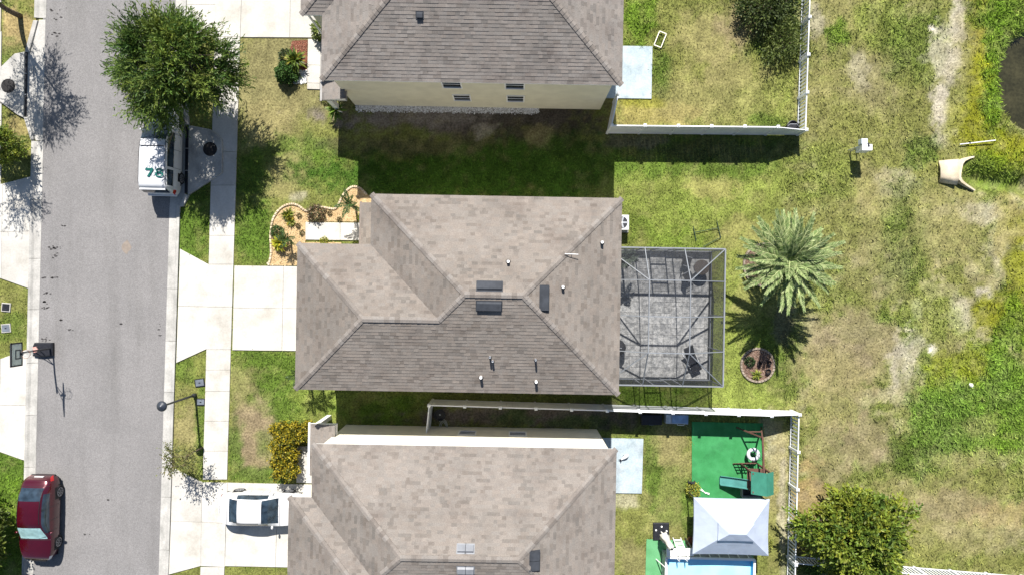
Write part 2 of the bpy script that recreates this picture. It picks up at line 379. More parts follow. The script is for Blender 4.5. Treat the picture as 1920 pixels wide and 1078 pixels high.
def ground_colour(x, y):
    u, v = x * FOCAL / CAM_Z + 960, 539 - y * FOCAL / CAM_Z
    wu = (fbm(x, y, 0.33, 3) - 0.5) * 60 + (fbm(x, y, 1.3, 23) - 0.5) * 34
    wv = (fbm(x, y, 0.33, 9) - 0.5) * 60 + (fbm(x, y, 1.3, 29) - 0.5) * 34
    n0 = fbm(x, y, 0.22, 41)[..., None]
    col = np.array(OLIVE) * (1.25 - n0) + np.array(GREEN) * (n0 - 0.25)
    col = np.clip(col, 0.02, 1)
    uu, vv = u + wu, v + wv
    n1_ = fbm(x, y, 3.1, 71, 3)
    brk = fbm(x, y, 2.6, 57, 3)
    fld = np.clip((x - 14.5) / 2.5, 0, 1)
    t = (np.clip((fbm(x, y, 1.15, 131, 4) - 0.53) * 7, 0, 1) * 0.6 * fld)[..., None]     # bleached thatch in the field
    col = col * (1 - t) + np.array((0.34, 0.295, 0.185)) * t * (0.7 + 0.6 * n1_)[..., None]
    t = (np.clip((fbm(x, y, 0.8, 151, 4) - 0.55) * 7, 0, 1) * 0.5 * fld)[..., None]
    col = col * (1 - t) + np.array(GREEN) * t
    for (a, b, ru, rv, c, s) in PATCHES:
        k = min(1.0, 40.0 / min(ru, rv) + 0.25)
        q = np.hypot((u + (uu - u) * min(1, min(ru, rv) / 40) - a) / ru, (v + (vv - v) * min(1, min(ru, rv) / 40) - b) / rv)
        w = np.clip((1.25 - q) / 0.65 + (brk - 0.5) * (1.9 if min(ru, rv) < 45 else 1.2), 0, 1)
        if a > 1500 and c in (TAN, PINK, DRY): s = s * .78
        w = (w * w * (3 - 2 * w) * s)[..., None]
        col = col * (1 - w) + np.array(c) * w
    n1 = fbm(x, y, 3.1, 71, 3)
    n2 = fbm(x, y, 0.9, 77, 3)
    t = (np.clip((fbm(x, y, 1.6, 171, 4) - 0.55) * 8, 0, 1) * 0.38 * np.clip((x - 14.5) / 2.5, 0, 1) * np.clip(1.3 - (col[..., 1] / col[..., 0]), 0.25, 1))[..., None]
    col = col * (1 - t) + np.array((0.36, 0.31, 0.20)) * t
    col = col * (0.62 + 0.76 * n1)[..., None] * (0.78 + 0.44 * n2)[..., None]
    t = np.clip((fbm(x, y, 1.9, 91, 4) - 0.56) * 5, 0, 1)[..., None] * 0.28     # dead thatch between the tufts
    col = col * (1 - t) + np.array(TAN) * t * (0.7 + 0.6 * n1)[..., None]
    return np.clip(col, 0.008, 0.75)

POND = (P(1968, 148), 2.4, 2.75)
def pond_depth(x, y):
    q = np.hypot((x - POND[0].x) / POND[1], (y - POND[0].y) / POND[2]) + (fbm(x, y, 0.6, 5) - .5) * 0.10
    d = np.clip((1.35 - q) / 0.45, 0, 1)
    # ditch from the culvert mouth to the east
    cu, cv = 960 + x * FOCAL / CAM_Z, 539 - y * FOCAL / CAM_Z
    line = 330 + (cu - 1800) * 0.17
    e = np.clip(1.1 - np.abs(cv - line) / 30, 0, 1) * np.clip((cu - 1790) / 40, 0, 1)
    return -0.95 * d * d * (3 - 2 * d) - 0.55 * e * e * (3 - 2 * e) * (1 - d)
def micro(x, y):
    return (fbm(x, y, 0.5, 13) - 0.5) * 0.03

fx = np.concatenate([[-420, -200, -100, -60, -46], np.arange(-38, 38.01, 0.17), [46, 60, 100, 200, 420]])
fy = np.concatenate([[-420, -200, -100, -60, -36], np.arange(-23, 23.01, 0.17), [36, 60, 100, 200, 420]])
GX, GY = np.meshgrid(fx, fy)
GZ = pond_depth(GX, GY) + micro(GX, GY) - 0.015
gv = np.stack([GX, GY, GZ], -1).reshape(-1, 3)
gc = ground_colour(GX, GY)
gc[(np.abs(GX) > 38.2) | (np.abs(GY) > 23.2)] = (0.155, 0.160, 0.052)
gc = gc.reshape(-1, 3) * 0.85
nx, ny = len(fx), len(fy)
ii = (np.arange(ny - 1)[:, None] * nx + np.arange(nx - 1)[None, :]).ravel()
gq = np.stack([ii, ii + 1, ii + 1 + nx, ii + nx], 1)
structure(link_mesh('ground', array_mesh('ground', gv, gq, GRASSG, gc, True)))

# pond water
WATER = mat('pond_water', (0.016, 0.016, 0.008), 0.06, col2=(0.050, 0.046, 0.022), scale=0.9, spec=0.5, bump=0.04, bscale=5, contrast=1.2, fine=.25, fscale=7)
m = MB()
ring = [(POND[0].x + POND[1] * 1.16 * math.cos(t) * (1 + .02 * math.sin(7 * t)), POND[0].y + POND[2] * 1.16 * math.sin(t) * (1 + .02 * math.cos(9 * t)), -0.66) for t in np.linspace(0, 2 * math.pi, 60, endpoint=False)]
m.add(ring, [tuple(range(60))])
structure(m.build('pond_water', WATER))

# ------------------------------------------------------------------ street, kerbs, pavements, drives
def lerp(a, b, t): return (a[0] + (b[0] - a[0]) * t, a[1] + (b[1] - a[1]) * t)
def on(line, v):                      # line ((u0,v0),(u1,v1)) -> u at v
    (u0, v0), (u1, v1) = line
    return u0 + (u1 - u0) * (v - v0) / (v1 - v0)
ROAD_L, ROAD_R = ((88, 0), (63, 1078)), ((330, 0), (298, 1078))
KERB_L, KERB_R = ((67, 0), (43, 1078)), ((351, 0), (317, 1078))
WALK_L, WALK_R = ((405, 0), (376, 1078)), ((453, 0), (421, 1078))
V0, V1 = -420, 1500
EXCL = []                              # ground polygons where no grass grows
def quad_px(l0, l1, va, vb): return [P(on(l0, va), va), P(on(l1, va), va), P(on(l1, vb), vb), P(on(l0, vb), vb)]
def exclude(pts): EXCL.append([(p[0], p[1]) for p in pts])

m = MB()
rp = [P(on(ROAD_L, V0) - 6, V0), P(on(ROAD_R, V0) + 6, V0), P(on(ROAD_R, V1) + 6, V1), P(on(ROAD_L, V1) - 6, V1)]
m.prism(rp, -0.2, 0.022)
road = structure(m.build('road', ASPHALT))
exclude(quad_px(KERB_L, KERB_R, V0, V1))

stn = MB()
rs = random.Random(77)
for (u, v, n, du, dv) in ((116, 424, 5, 10, 1), (102, 464, 9, 10, 3), (106, 478, 6, 8, 4), (92, 521, 8, 12, 2), (87, 550, 5, 6, 2), (86, 566, 6, 5, 3), (86, 577, 6, 5, 2), (112, 600, 4, 8, 1), (226, 608, 2, 3, 2), (135, 618, 2, 3, 2), (88, 636, 9, 8, 3), (203, 935, 2, 2, 2), (160, 1000, 3, 8, 3), (300, 620, 5, 3, 12), (110, 20, 9, 14, 18), (105, 65, 6, 10, 4)):
    for _ in range(n):
        c = P(u + rs.gauss(0, du * .6), v + rs.gauss(0, dv * .6)); r_ = rs.uniform(.025, .075)
        k = 7; ring = [(c.x + r_ * rs.uniform(.5, 1.2) * math.cos(6.283 * i / k) * 1.5, c.y + r_ * rs.uniform(.4, 1.0) * math.sin(6.283 * i / k), .0265) for i in range(k)]
        stn.add(ring, [tuple(range(k))])
stuff(stn.build('oil_drips', mat('oil_stain', (.045, .042, .042), .85, var=.3, scale=8), road))
rst = MB(); c = P(237, 464)
rst.add([(c.x + .30 * rs.uniform(.6, 1.1) * math.cos(6.283 * i / 14), c.y + .42 * rs.uniform(.6, 1.1) * math.sin(6.283 * i / 14), .0258) for i in range(14)], [tuple(range(14))])
stuff(rst.build('rust_stain', mat('rust_stain', (.225, .190, .160), .9, var=.12, scale=5), road))
def kerb(name, inner, outer, cuts, skip=()):
    e = structure(thing(name, None, None)); del_keys(e)
    for va, vb in zip(cuts[:-1], cuts[1:]):
        if any(a <= (va + vb) / 2 <= b for a, b in skip): continue
        g = 0.35
        i0, i1 = P(on(inner, va + g), va + g), P(on(inner, vb - g), vb - g)
        o0, o1 = P(on(outer, va + g), va + g), P(on(outer, vb - g), vb - g)
        c0, c1 = i0.lerp(o0, 0.62), i1.lerp(o1, 0.62)
        d0, d1 = i0.lerp(o0, 0.80), i1.lerp(o1, 0.80)
        m = MB()
        prof = lambda i, c, d, o: [(i.x, i.y, -0.1), (i.x, i.y, 0.034), (c.x, c.y, 0.028), (d.x, d.y, 0.095), (o.x, o.y, 0.105), (o.x, o.y, -0.1)]
        a, b = prof(i0, c0, d0, o0), prof(i1, c1, d1, o1)
        m.add(a + b, [(k, k + 1, k + 7, k + 6) for k in range(5)] + [(5, 4, 3, 2, 1, 0), (6, 7, 8, 9, 10, 11)])
        m.build('kerb_segment', CONC_K, e)
    return e
def del_keys(o):
    for k in ('label', 'category', 'group'):
        if k in o: del o[k]
kerb('kerb', ROAD_R, KERB_R, [-420, -320, -220, -120, -30, 60, 150, 385, 541, 639, 735, 833, 931, 1030, 1130, 1230, 1330, 1430, 1500], skip=[(151, 384)])
kerb('kerb', ROAD_L, KERB_L, [-420, -320, -220, -120, -30, 35, 265, 375, 485, 580, 680, 778, 875, 975, 1075, 1175, 1275, 1375, 1500], skip=[(36, 264)])

def slabs(parent, corners, us, vs_, z=0.05, material=CONC, gap=0.013, z0=-0.1):
    """corners: 4 ground points (nw, ne, se, sw); us / vs_: cut fractions; one slab object each"""
    a, b, c, d = [Vector((p[0], p[1])) for p in corners]
    def at(s, t): return (a.lerp(b, s)).lerp(d.lerp(c, s), t)
    for i in range(len(us) - 1):
        for j in range(len(vs_) - 1):
            q = [at(us[i], vs_[j]), at(us[i + 1], vs_[j]), at(us[i + 1], vs_[j + 1]), at(us[i], vs_[j + 1])]
            cen = sum(q, Vector((0, 0))) / 4
            q = [p + (cen - p).normalized() * gap * 0.7 for p in q]
            m = MB(); m.prism(q, z0, z + random.uniform(-0.004, 0.004), chamfer=0.006)
            m.build('slab', material, parent)
    exclude([(p.x, p.y) for p in (a, b, c, d)])
def pave(name):
    e = structure(thing(name, None, None)); del_keys(e); return e
def poly_slab(parent, pts, z=0.05, material=CONC, name='slab', z0=-0.1):
    m = MB(); m.prism(pts, z0, z)
    o = m.build(name, material, parent); exclude(pts); return o

walk = pave('sidewalk')
cuts = [-420, -355, -290, -225, -160, -95, -30, 70, 131, 192, 285, 348, 442, 496]
for va, vb in list(zip(cuts[:-1], cuts[1:])) + list(zip([655, 693, 733, 789, 845, 898], [693, 733, 789, 845, 898, 903])) + [(1062, 1120), (1120, 1180), (1180, 1240), (1240, 1300), (1300, 1400), (1400, 1500)]:
    if vb - va < 20: continue
    slabs(walk, quad_px(WALK_L, WALK_R, va, vb), [0, 1], [0, 1])
ctr = pave('driveway')
slabs(ctr, [P(338, 467), P(392, 496), P(391, 575), P(334.5, 574)], [0, 1], [0, 1])
slabs(ctr, [P(334.5, 574), P(391, 575), P(388, 654), P(331, 680)], [0, 1], [0, 1])
slabs(ctr, quad_px(WALK_L, WALK_R, 496, 575), [0, 1], [0, 1])
slabs(ctr, quad_px(WALK_L, WALK_R, 575, 655), [0, 1], [0, 1])
slabs(ctr, [P(440, 498), P(600, 500), P(598, 658), P(436, 656)], [0, .575, 1], [0, .5, 1])
wk = pave('front_walkway')
slabs(wk, [P(573, 417), P(750, 419), P(749, 452), P(573, 450)], [0, .37, .68, 1], [0, 1], z=0.06)
up = pave('driveway')
slabs(up, [P(352, -130), P(407, -100), P(405, 10), P(350, 10)], [0, 1], [0, 1])
slabs(up, [P(350, 10), P(405, 10), P(403, 66), P(349, 92)], [0, 1], [0, 1])
slabs(up, [P(407, -97), P(456, -97), P(451, 70), P(403, 70)], [0, 1], [0, .55, 1])
slabs(up, [P(456, -97), P(640, -97), P(640, 72), P(451, 71)], [0, .49, 1], [0, .5, 1])
wu_ = pave('front_walkway')
slabs(wu_, [P(578, 74), P(640, 76), P(640, 170), P(576, 168)], [0, .38, 1], [0, .52, .88, 1], z=0.06)
lo = pave('driveway')
slabs(lo, [P(324, 876), P(380, 903), P(378, 978), P(321, 976)], [0, 1], [0, 1])
slabs(lo, [P(321, 976), P(378, 978), P(377, 1060), P(317, 1076)], [0, 1], [0, 1])
slabs(lo, [P(380, 903), P(427, 904), P(424, 980), P(378, 978)], [0, 1], [0, 1])
slabs(lo, [P(378, 978), P(424, 980), P(422, 1062), P(377, 1060)], [0, 1], [0, 1])
slabs(lo, [P(427, 904), P(615, 908), P(610, 1064), P(422, 1060)], [0, .505, 1], [0, .5, 1])
wl = pave('front_walkway')
slabs(wl, [P(557, 836), P(620, 836), P(618, 906), P(556, 904)], [0, 1], [0, .5, 1], z=0.06)
lu = pave('driveway')
slabs(lu, [P(-60, 362), P(60, 331), P(57, 434), P(-60, 436)], [0, .55, 1], [0, 1])
slabs(lu, [P(-60, 436), P(57, 434), P(55, 541), P(-60, 500)], [0, .55, 1], [0, 1])
ll = pave('driveway')
slabs(ll, [P(-60, 694), P(53, 654), P(50, 759), P(-60, 760)], [0, .55, 1], [0, 1])
slabs(ll, [P(-60, 760), P(50, 759), P(47, 863), P(-60, 825)], [0, .55, 1], [0, 1])
sl = pave('sidewalk')
for va, vb in ((-30, 60), (60, 195), (195, 350)):
    slabs(sl, [P(-40, va), P(4, va), P(2, vb), P(-42, vb)], [0, 1], [0, 1])
pu = pave('patio_slab')
poly_slab(pu, [P(1080, 86), P(1223, 88), P(1221, 186), P(1080, 184)], 0.06, CONC_G)
pl = pave('patio_slab')
poly_slab(pl, [P(1080, 819), P(1206, 822), P(1203, 924), P(1080, 922)], 0.06, CONC_G)

# storm drain inlets: apron, throat, top slab, manhole lid
def inlet(name, gut, label, top, lid, mouth, wings, pan):
    e = thing(name, label, 'storm drain', P(*lid))
    m = MB(); m.prism([P(*q) for q in top], -0.1, 0.15, chamfer=0.02); m.build('top_slab', CONC_K, e); exclude([P(*q) for q in top])
    c = P(*lid)
    m = MB(); m.lathe([(0.40, 0.1), (0.40, 0.158), (0.37, 0.166), (0.33, 0.156), (0.30, 0.166), (0.02, 0.168)], 32, c); m.build('manhole_lid', IRON, e)
    m = MB(); m.prism([P(*q) for q in mouth], 0.0, 0.06); m.build('inlet_throat', BLACKP, e)
    m = MB(); m.prism([P(*q) for q in pan], -0.1, 0.03); m.build('gutter_pan', CONC_K, e)
    for w in wings:
        m = MB(); m.prism([P(*q) for q in w], -0.1, 0.12, chamfer=0.02); m.build('kerb_wing', CONC_K, e); exclude([P(*q) for q in w])
    exclude([P(*q) for q in pan])
    for k in (0.33, 0.66):
        a, b = P(*mouth[0]).lerp(P(*mouth[3]), k), P(*mouth[1]).lerp(P(*mouth[2]), k)
        m = MB(); m.tube([(a.x, a.y, .09), (b.x, b.y, .09)], 0.02, 6); m.build('throat_bar', GREYM, e)
    return e
inlet('storm_drain', 0, 'storm drain inlet with round iron lid in the left kerb under tree shade',
      [(0, 132), (30, 103), (49, 99), (47, 222), (36, 217), (0, 190)], (19, 163), [(49, 100), (53, 100), (51, 219), (47, 219)],
      [[(49, 99), (65, 40), (73, 40), (57, 100)], [(47, 221), (54, 221), (66, 262), (60, 264)]],
      [(53, 100), (60, 85), (74, 38), (86, 38), (81, 264), (68, 264), (56, 230), (51, 219)])
inlet('storm_drain', 0, 'storm drain inlet with black round lid beside the white van',
      [(356, 236), (396, 244), (418, 262), (419, 325), (356, 366), (354, 366)], (396, 281), [(349, 238), (356, 238), (354, 363), (347, 363)],
      [[(343, 150), (350, 150), (356, 236), (348, 236)], [(348, 364), (356, 367), (345, 388), (337, 388)]],
      [(326, 150), (343, 150), (350, 200), (349, 238), (347, 363), (337, 388), (319, 388), (322, 300)])
# ------------------------------------------------------------------ houses
PITCH, EAVE = 0.42, 5.8
def shingle_colour(r, base):
    t = r.random()
    k = r.uniform(0.94, 1.05)
    if t < 0.20: k *= 0.81
    elif t > 0.93: k *= 1.05
    w = r.uniform(-0.004, 0.004)
    return (base[0] * k + w, base[1] * k, base[2] * k - w * 0.6)

class Plane:
    """roof plane: eave origin o, eave direction a, plan up-slope direction b, edges L(d), R(d)"""
    def __init__(s, o, a, b, dmax, L, R, z=EAVE, pitch=PITCH):
        s.o, s.a, s.b, s.dmax, s.L, s.R, s.z, s.p = Vector(o), Vector(a), Vector(b), dmax, L, R, z, pitch
        n = Vector((-b[0] * pitch, -b[1] * pitch, 1)).normalized()
        s.n = n
    def pt(s, t, d, h=0.0):
        q = s.o + s.a * t + s.b * d
        return Vector((q.x, q.y, s.z + s.p * d)) + s.n * h

def lay_shingles(mb, pl, base, r, exposure=0.155):
    d = -0.02
    fl = pl.a.x * pl.b.y - pl.a.y * pl.b.x < 0
    while d < pl.dmax - 1e-3:
        d1 = min(d + exposure, pl.dmax)
        dl, du = max(d, 0), d1
        lo0, hi0, lo1, hi1 = pl.L(dl + 1e-6), pl.R(dl + 1e-6), pl.L(du - 1e-6), pl.R(du - 1e-6)
        x = min(lo0, lo1) - r.uniform(0, 0.4)
        end = max(hi0, hi1)
        while x < end:
            w = r.choice((0.17, 0.22, 0.28, 0.33, 0.40))
            x1 = x + w
            a0, a1 = min(max(x, lo0), hi0), max(min(x1, hi0), lo0)
            b0, b1 = min(max(x, lo1), hi1), max(min(x1, hi1), lo1)
            if a1 - a0 > 0.01 or b1 - b0 > 0.01:
                h = r.choice((0.011, 0.017, 0.021))
                v = [pl.pt(a0, d, 0.002), pl.pt(a1, d, 0.002), pl.pt(a1, d, h), pl.pt(a0, d, h), pl.pt(b1, d1, 0.003), pl.pt(b0, d1, 0.003)]
                f = [(0, 1, 2, 3), (3, 2, 4, 5), (1, 4, 2), (0, 3, 5)]
                if fl: f = [tuple(reversed(q)) for q in f]
                mb.add(v, f, shingle_colour(r, base))
            x = x1
        d = d1

CAPV = []
def cap_meshes():
    r = random.Random(5)
    for k in range(5):
        c = shingle_colour(r, (0.205, 0.185, 0.168))
        c = tuple(x * (0.88 + 0.06 * k) for x in c)
        m = MB()
        v = [(-.15, -.14, -.012), (.15, -.14, -.016), (.15, 0, .022), (-.15, 0, .030), (-.15, .14, -.012), (.15, .14, -.016),
             (-.15, -.14, -.05), (-.15, .14, -.05), (.15, -.14, -.05), (.15, .14, -.05)]
        f = [(0, 1, 2, 3), (3, 2, 5, 4), (6, 0, 3, 4, 7), (8, 1, 0, 6), (4, 5, 9, 7)]
        m.add(v, f, c)
        CAPV.append(m.mesh('ridge_cap', SHINGLE))
cap_meshes()

def caps(parent, p0, p1, tilt=0.012):
    p0, p1 = Vector(p0), Vector(p1)
    d = p1 - p0
    n = max(1, int(d.length / 0.24))
    rz, ry = math.atan2(d.y, d.x), -math.atan2(d.z, math.hypot(d.x, d.y))
    for k in range(n):
        q = p0 + d * ((k + 0.5) / n)
        piece('ridge_cap', random.choice(CAPV), parent, (q.x, q.y, q.z + 0.012 + random.uniform(0, .006)), (0, ry + 0.05, rz))

def window(parent, c, w, h, normal_yaw, sill=True):
    """window on a wall: centre c in the house's own frame, facing normal_yaw"""
    rot = Matrix.Rotation(normal_yaw, 3, 'Z')
    def L(x, y, z): return Vector(c) + rot @ Vector((x, y, z))        # x outwards, y along the wall
    pane = MB(); pane.box(L(0.0, 0, 0), (0.03, w, h), rot=rot)
    p = pane.build('window', GLASS, parent, world=False)
    f = MB()
    t = 0.07
    f.box(L(0.015, 0, h / 2 + t / 2), (0.07, w + 2 * t, t), rot=rot); f.box(L(0.015, 0, -h / 2 - t / 2), (0.10, w + 2 * t, t), rot=rot)
    for s in (-1, 1): f.box(L(0.012, s * (w / 2 + t / 2), 0), (0.07, t, h), rot=rot)
    f.box(L(0.01, 0, 0), (0.045, w, 0.05), rot=rot)
    f.build('frame', WHITE, p, world=False)

def house(name, label, origin, rz, Lm, Lw, D, Dw, stucco, base, flip=False, over=0.3, porch=None, seed=1, windows=(), gutter=None, west_tone=.84):
    h = thing(name, label, 'house', (origin[0], origin[1], 0), rz)
    r = random.Random(seed)
    S = -1 if flip else 1
    def V(x, y): return (x, y * S)
    hD, hW = D / 2, Dw / 2
    planes = [
        Plane((*V(0, 0), 0), (1, 0, 0), (0, S, 0), hD, lambda d: -Lw + d if d < hW else d, lambda d: Lm - d),
        Plane((*V(Lm, 0), 0), (0, S, 0), (-1, 0, 0), hD, lambda d: d, lambda d: D - d),
        Plane((*V(0, D), 0), (1, 0, 0), (0, -S, 0), hD, lambda d: d, lambda d: Lm - d),
        Plane((*V(0, 0), 0), (0, S, 0), (1, 0, 0), hD, lambda d: Dw - d if d < hW else d, lambda d: D - d),
        Plane((*V(0, Dw), 0), (1, 0, 0), (0, -S, 0), hW, lambda d: -Lw + d, lambda d: d),
        Plane((*V(-Lw, 0), 0), (0, S, 0), (1, 0, 0), hW, lambda d: d, lambda d: Dw - d),
    ]
    # walls
    o = over
    m = MB()
    ys = sorted((o * S, (D - o) * S)); yw = sorted((o * S, (Dw - o) * S))
    def blk(x0, x1, y0, y1, z1): m.box(((x0 + x1) / 2, (y0 + y1) / 2, z1 / 2 - .1), (x1 - x0, y1 - y0, z1 + .2))
    blk(o, Lm - o, ys[0], ys[1], EAVE - 0.12)
    blk(-Lw + o, o - 0.003, yw[0] + 0.003, yw[1], EAVE - 0.123)
    wall = m.build('wall', stucco, h, world=False)
    exclude([WM[h.name] @ Vector((*V(a, b), 0)) for a, b in ((o, o), (Lm - o, o), (Lm - o, D - o), (o, D - o))])
    exclude([WM[h.name] @ Vector((*V(a, b), 0)) for a, b in ((-Lw + o, o), (o, o), (o, Dw - o), (-Lw + o, Dw - o))])
    # roof: deck solid with soffit and fascia, shingles, ridge caps
    m = MB()
    def pz(x, y, z): return (x, y * S, z)
    zr, zw = EAVE + PITCH * hD - .012, EAVE + PITCH * hW - .012
    e = EAVE - .012
    pts = [pz(-Lw, 0, e), pz(Lm, 0, e), pz(Lm, D, e), pz(0, D, e), pz(0, Dw, e), pz(-Lw, Dw, e),
           pz(hD, hD, zr), pz(Lm - hD, hD, zr), pz(-Lw + hW, hW, zw), pz(hW, hW, zw)]
    low = [(p[0], p[1], e - 0.16) for p in pts[:6]]
    fs = [(0, 1, 7, 6, 9, 8), (1, 2, 7), (2, 3, 6, 7), (3, 4, 9, 6), (4, 5, 8, 9), (5, 0, 8)]
    if flip: fs = [tuple(reversed(f)) for f in fs]
    m.add(pts, fs)
    roof = m.build('roof', DECK, h, world=False)
    m = MB()
    ring = pts[:6]
    k6 = [(i, 6 + i, 6 + (i + 1) % 6, (i + 1) % 6) for i in range(6)] + [(6, 7, 8, 9, 10, 11)]
    m.add([(p[0], p[1], e - 0.003) for p in ring] + low, k6)
    m.build('fascia', WHITE, roof, world=False)
    m = MB()
    for k_, pl_ in enumerate(planes):
        bk_ = tuple(c * west_tone for c in base) if k_ in (3, 5) else base      # west planes are toned darker, by a factor per house
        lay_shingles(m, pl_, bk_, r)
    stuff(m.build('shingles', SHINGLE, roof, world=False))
    z1, z2 = EAVE + PITCH * hD, EAVE + PITCH * hW
    segs = [((0, 0), (0, 0))]
    R = lambda x, y, z: Vector((x, y * S, z))
    for a, b in ((R(Lm, 0, EAVE), R(Lm - hD, hD, z1)), (R(Lm, D, EAVE), R(Lm - hD, hD, z1)), (R(0, D, EAVE), R(hD, hD, z1)),
                 (R(hD, hD, z1), R(Lm - hD, hD, z1)), (R(-Lw, 0, EAVE), R(-Lw + hW, hW, z2)), (R(-Lw, Dw, EAVE), R(-Lw + hW, hW, z2)),
                 (R(-Lw + hW, hW, z2), R(hW, hW, z2)), (R(hW, hW, z2), R(hD, hD, z1))):
        caps(roof, a, b)
    # porch roof by the front door
    if porch:
        x0, x1, y0, y1, z = porch
        pr = MB(); pr.box(((x0 + x1) / 2, (y0 + y1) / 2 * S, z - 0.09), (x1 - x0, y1 - y0, 0.16))
        po = pr.build('porch_roof', gutter or WHITE, h, world=False)
        m = MB()
        pw = 0.25
        yy = y0 if S > 0 else y1
        lay_shingles(m, Plane((x0, min(y0 * S, y1 * S), 0), (0, 1, 0), (1, 0, 0), x1 - x0, lambda d: 0.0, lambda d: y1 - y0, z, pw), base, r)
        stuff(m.build('shingles', SHINGLE, po, world=False))
        m = MB()
        zt = z + pw * (x1 - x0)
        for s in (y0, y1):
            m.add([(x0, s * S, z - .01), (x1, s * S, z - .01), (x1, s * S, zt - .01)], [(0, 1, 2)])
        m.build('gable_end', WHITE, po, world=False)
        m = MB(); m.box((x0 - 0.05, (y0 + y1) / 2 * S, z - 0.03), (0.10, y1 - y0 + 0.1, 0.10)); m.build('gutter', gutter or VINYL, po, world=False)
        for yq in (y0 + .2, y1 - .2):
            m = MB(); m.box((x0 + .25, yq * S, (z - .17) / 2), (0.25, 0.25, z - .17)); m.build('porch_post', WHITE, h, world=False)
        m = MB(); m.box((o - 0.04, (y0 + y1) / 2 * S, 1.05), (0.08, 1.0, 2.1)); d_ = m.build('front_door', mat('door_paint', (0.10, 0.05, 0.03), 0.5), h, world=False)
        m = MB(); m.box((o - 0.11, ((y0 + y1) / 2 + .4) * S, 1.05), (0.06, 0.05, 0.12)); m.build('handle', GREYM, d_, world=False)
    # garage door in the front wall of the wing, sectional panels
    g = MB(); g.box((-Lw + o - .02, hW * S, 1.1), (0.06, 4.9, 2.2)); gd = g.build('garage_door', WHITE, h, world=False)
    pm = MB(); pm.box((0, 0, 0), (0.03, 1.16, 0.48)); pmm = pm.mesh('door_panel', WHITE)
    for i in range(4):
        for j in range(4):
            piece('door_panel', pmm, gd, (-Lw + o - .055, (hW - 1.83 + 1.22 * i) * S, 0.29 + 0.54 * j))
    for (x, y, z, w, hh, yaw) in windows:
        window(h, (x, y * S, z), w, hh, yaw if S > 0 else -yaw)
    return h, roof

ROT = math.radians(-1.0)
SHB = (0.204, 0.180, 0.159)
PI = math.pi
# the house in the middle of the picture
o = P(690, 732, EAVE); D_, Lm_ = 9.55, 12.2
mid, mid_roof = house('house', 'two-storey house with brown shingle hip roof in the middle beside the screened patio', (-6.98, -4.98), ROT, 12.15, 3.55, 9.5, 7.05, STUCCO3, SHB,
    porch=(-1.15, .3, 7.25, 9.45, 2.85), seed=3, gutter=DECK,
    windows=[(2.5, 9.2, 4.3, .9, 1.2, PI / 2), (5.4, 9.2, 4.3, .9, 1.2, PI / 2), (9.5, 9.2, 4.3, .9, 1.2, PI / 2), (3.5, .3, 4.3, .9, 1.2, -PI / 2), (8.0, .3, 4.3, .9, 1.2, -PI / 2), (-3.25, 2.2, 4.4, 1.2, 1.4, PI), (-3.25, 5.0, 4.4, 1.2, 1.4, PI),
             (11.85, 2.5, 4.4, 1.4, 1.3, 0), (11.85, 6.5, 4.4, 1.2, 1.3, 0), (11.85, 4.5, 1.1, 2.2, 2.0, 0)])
# upper house (mirrored)
uph, up_roof = house('house', 'cream two-storey house at the top with long shaded side wall and four windows', (-9.10, 19.55), ROT, 14.6, 1.05, 9.45, 6.3, STUCCO, (0.202, 0.182, 0.166), flip=True,
    porch=(-.80, .5, 7.4, 9.65, 2.85), seed=7, west_tone=1.0, gutter=mat('grey_gutter', (.34, .33, .32), .6),
    windows=[(6.55, 9.15, 2.0, .85, 1.0, PI / 2), (9.45, 9.15, 2.0, .85, 1.0, PI / 2), (6.2, 9.15, 4.45, .9, 1.1, PI / 2), (9.4, 9.15, 4.45, .9, 1.1, PI / 2),
             (14.3, 3.0, 4.4, 1.2, 1.2, 0), (14.3, 6.5, 4.4, 1.2, 1.2, 0), (14.3, 6.0, 1.1, 1.8, 2.0, 0), (-.75, 2.0, 4.4, 1.2, 1.3, PI), (4.0, .3, 4.4, .9, 1.2, -PI / 2), (8.5, .3, 4.4, .9, 1.2, -PI / 2), (8.5, .3, 1.7, .9, 1.2, -PI / 2)])
# lower house
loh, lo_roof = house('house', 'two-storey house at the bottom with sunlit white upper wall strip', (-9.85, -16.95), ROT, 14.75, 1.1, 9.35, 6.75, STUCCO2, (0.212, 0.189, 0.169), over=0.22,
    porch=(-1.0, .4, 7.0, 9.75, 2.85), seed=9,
    windows=[(7.25, 9.13, 1.75, .85, .8, PI / 2), (10.0, 9.13, 1.75, .85, .8, PI / 2), (14.53, 3.0, 4.4, 1.2, 1.2, 0), (14.53, 6.0, 1.1, 1.8, 2.0, 0), (-.88, 3.0, 4.4, 1.2, 1.3, PI), (4.0, .22, 4.4, .9, 1.2, -PI / 2), (8.5, .22, 4.4, .9, 1.2, -PI / 2), (8.5, .22, 1.7, .9, 1.2, -PI / 2)])

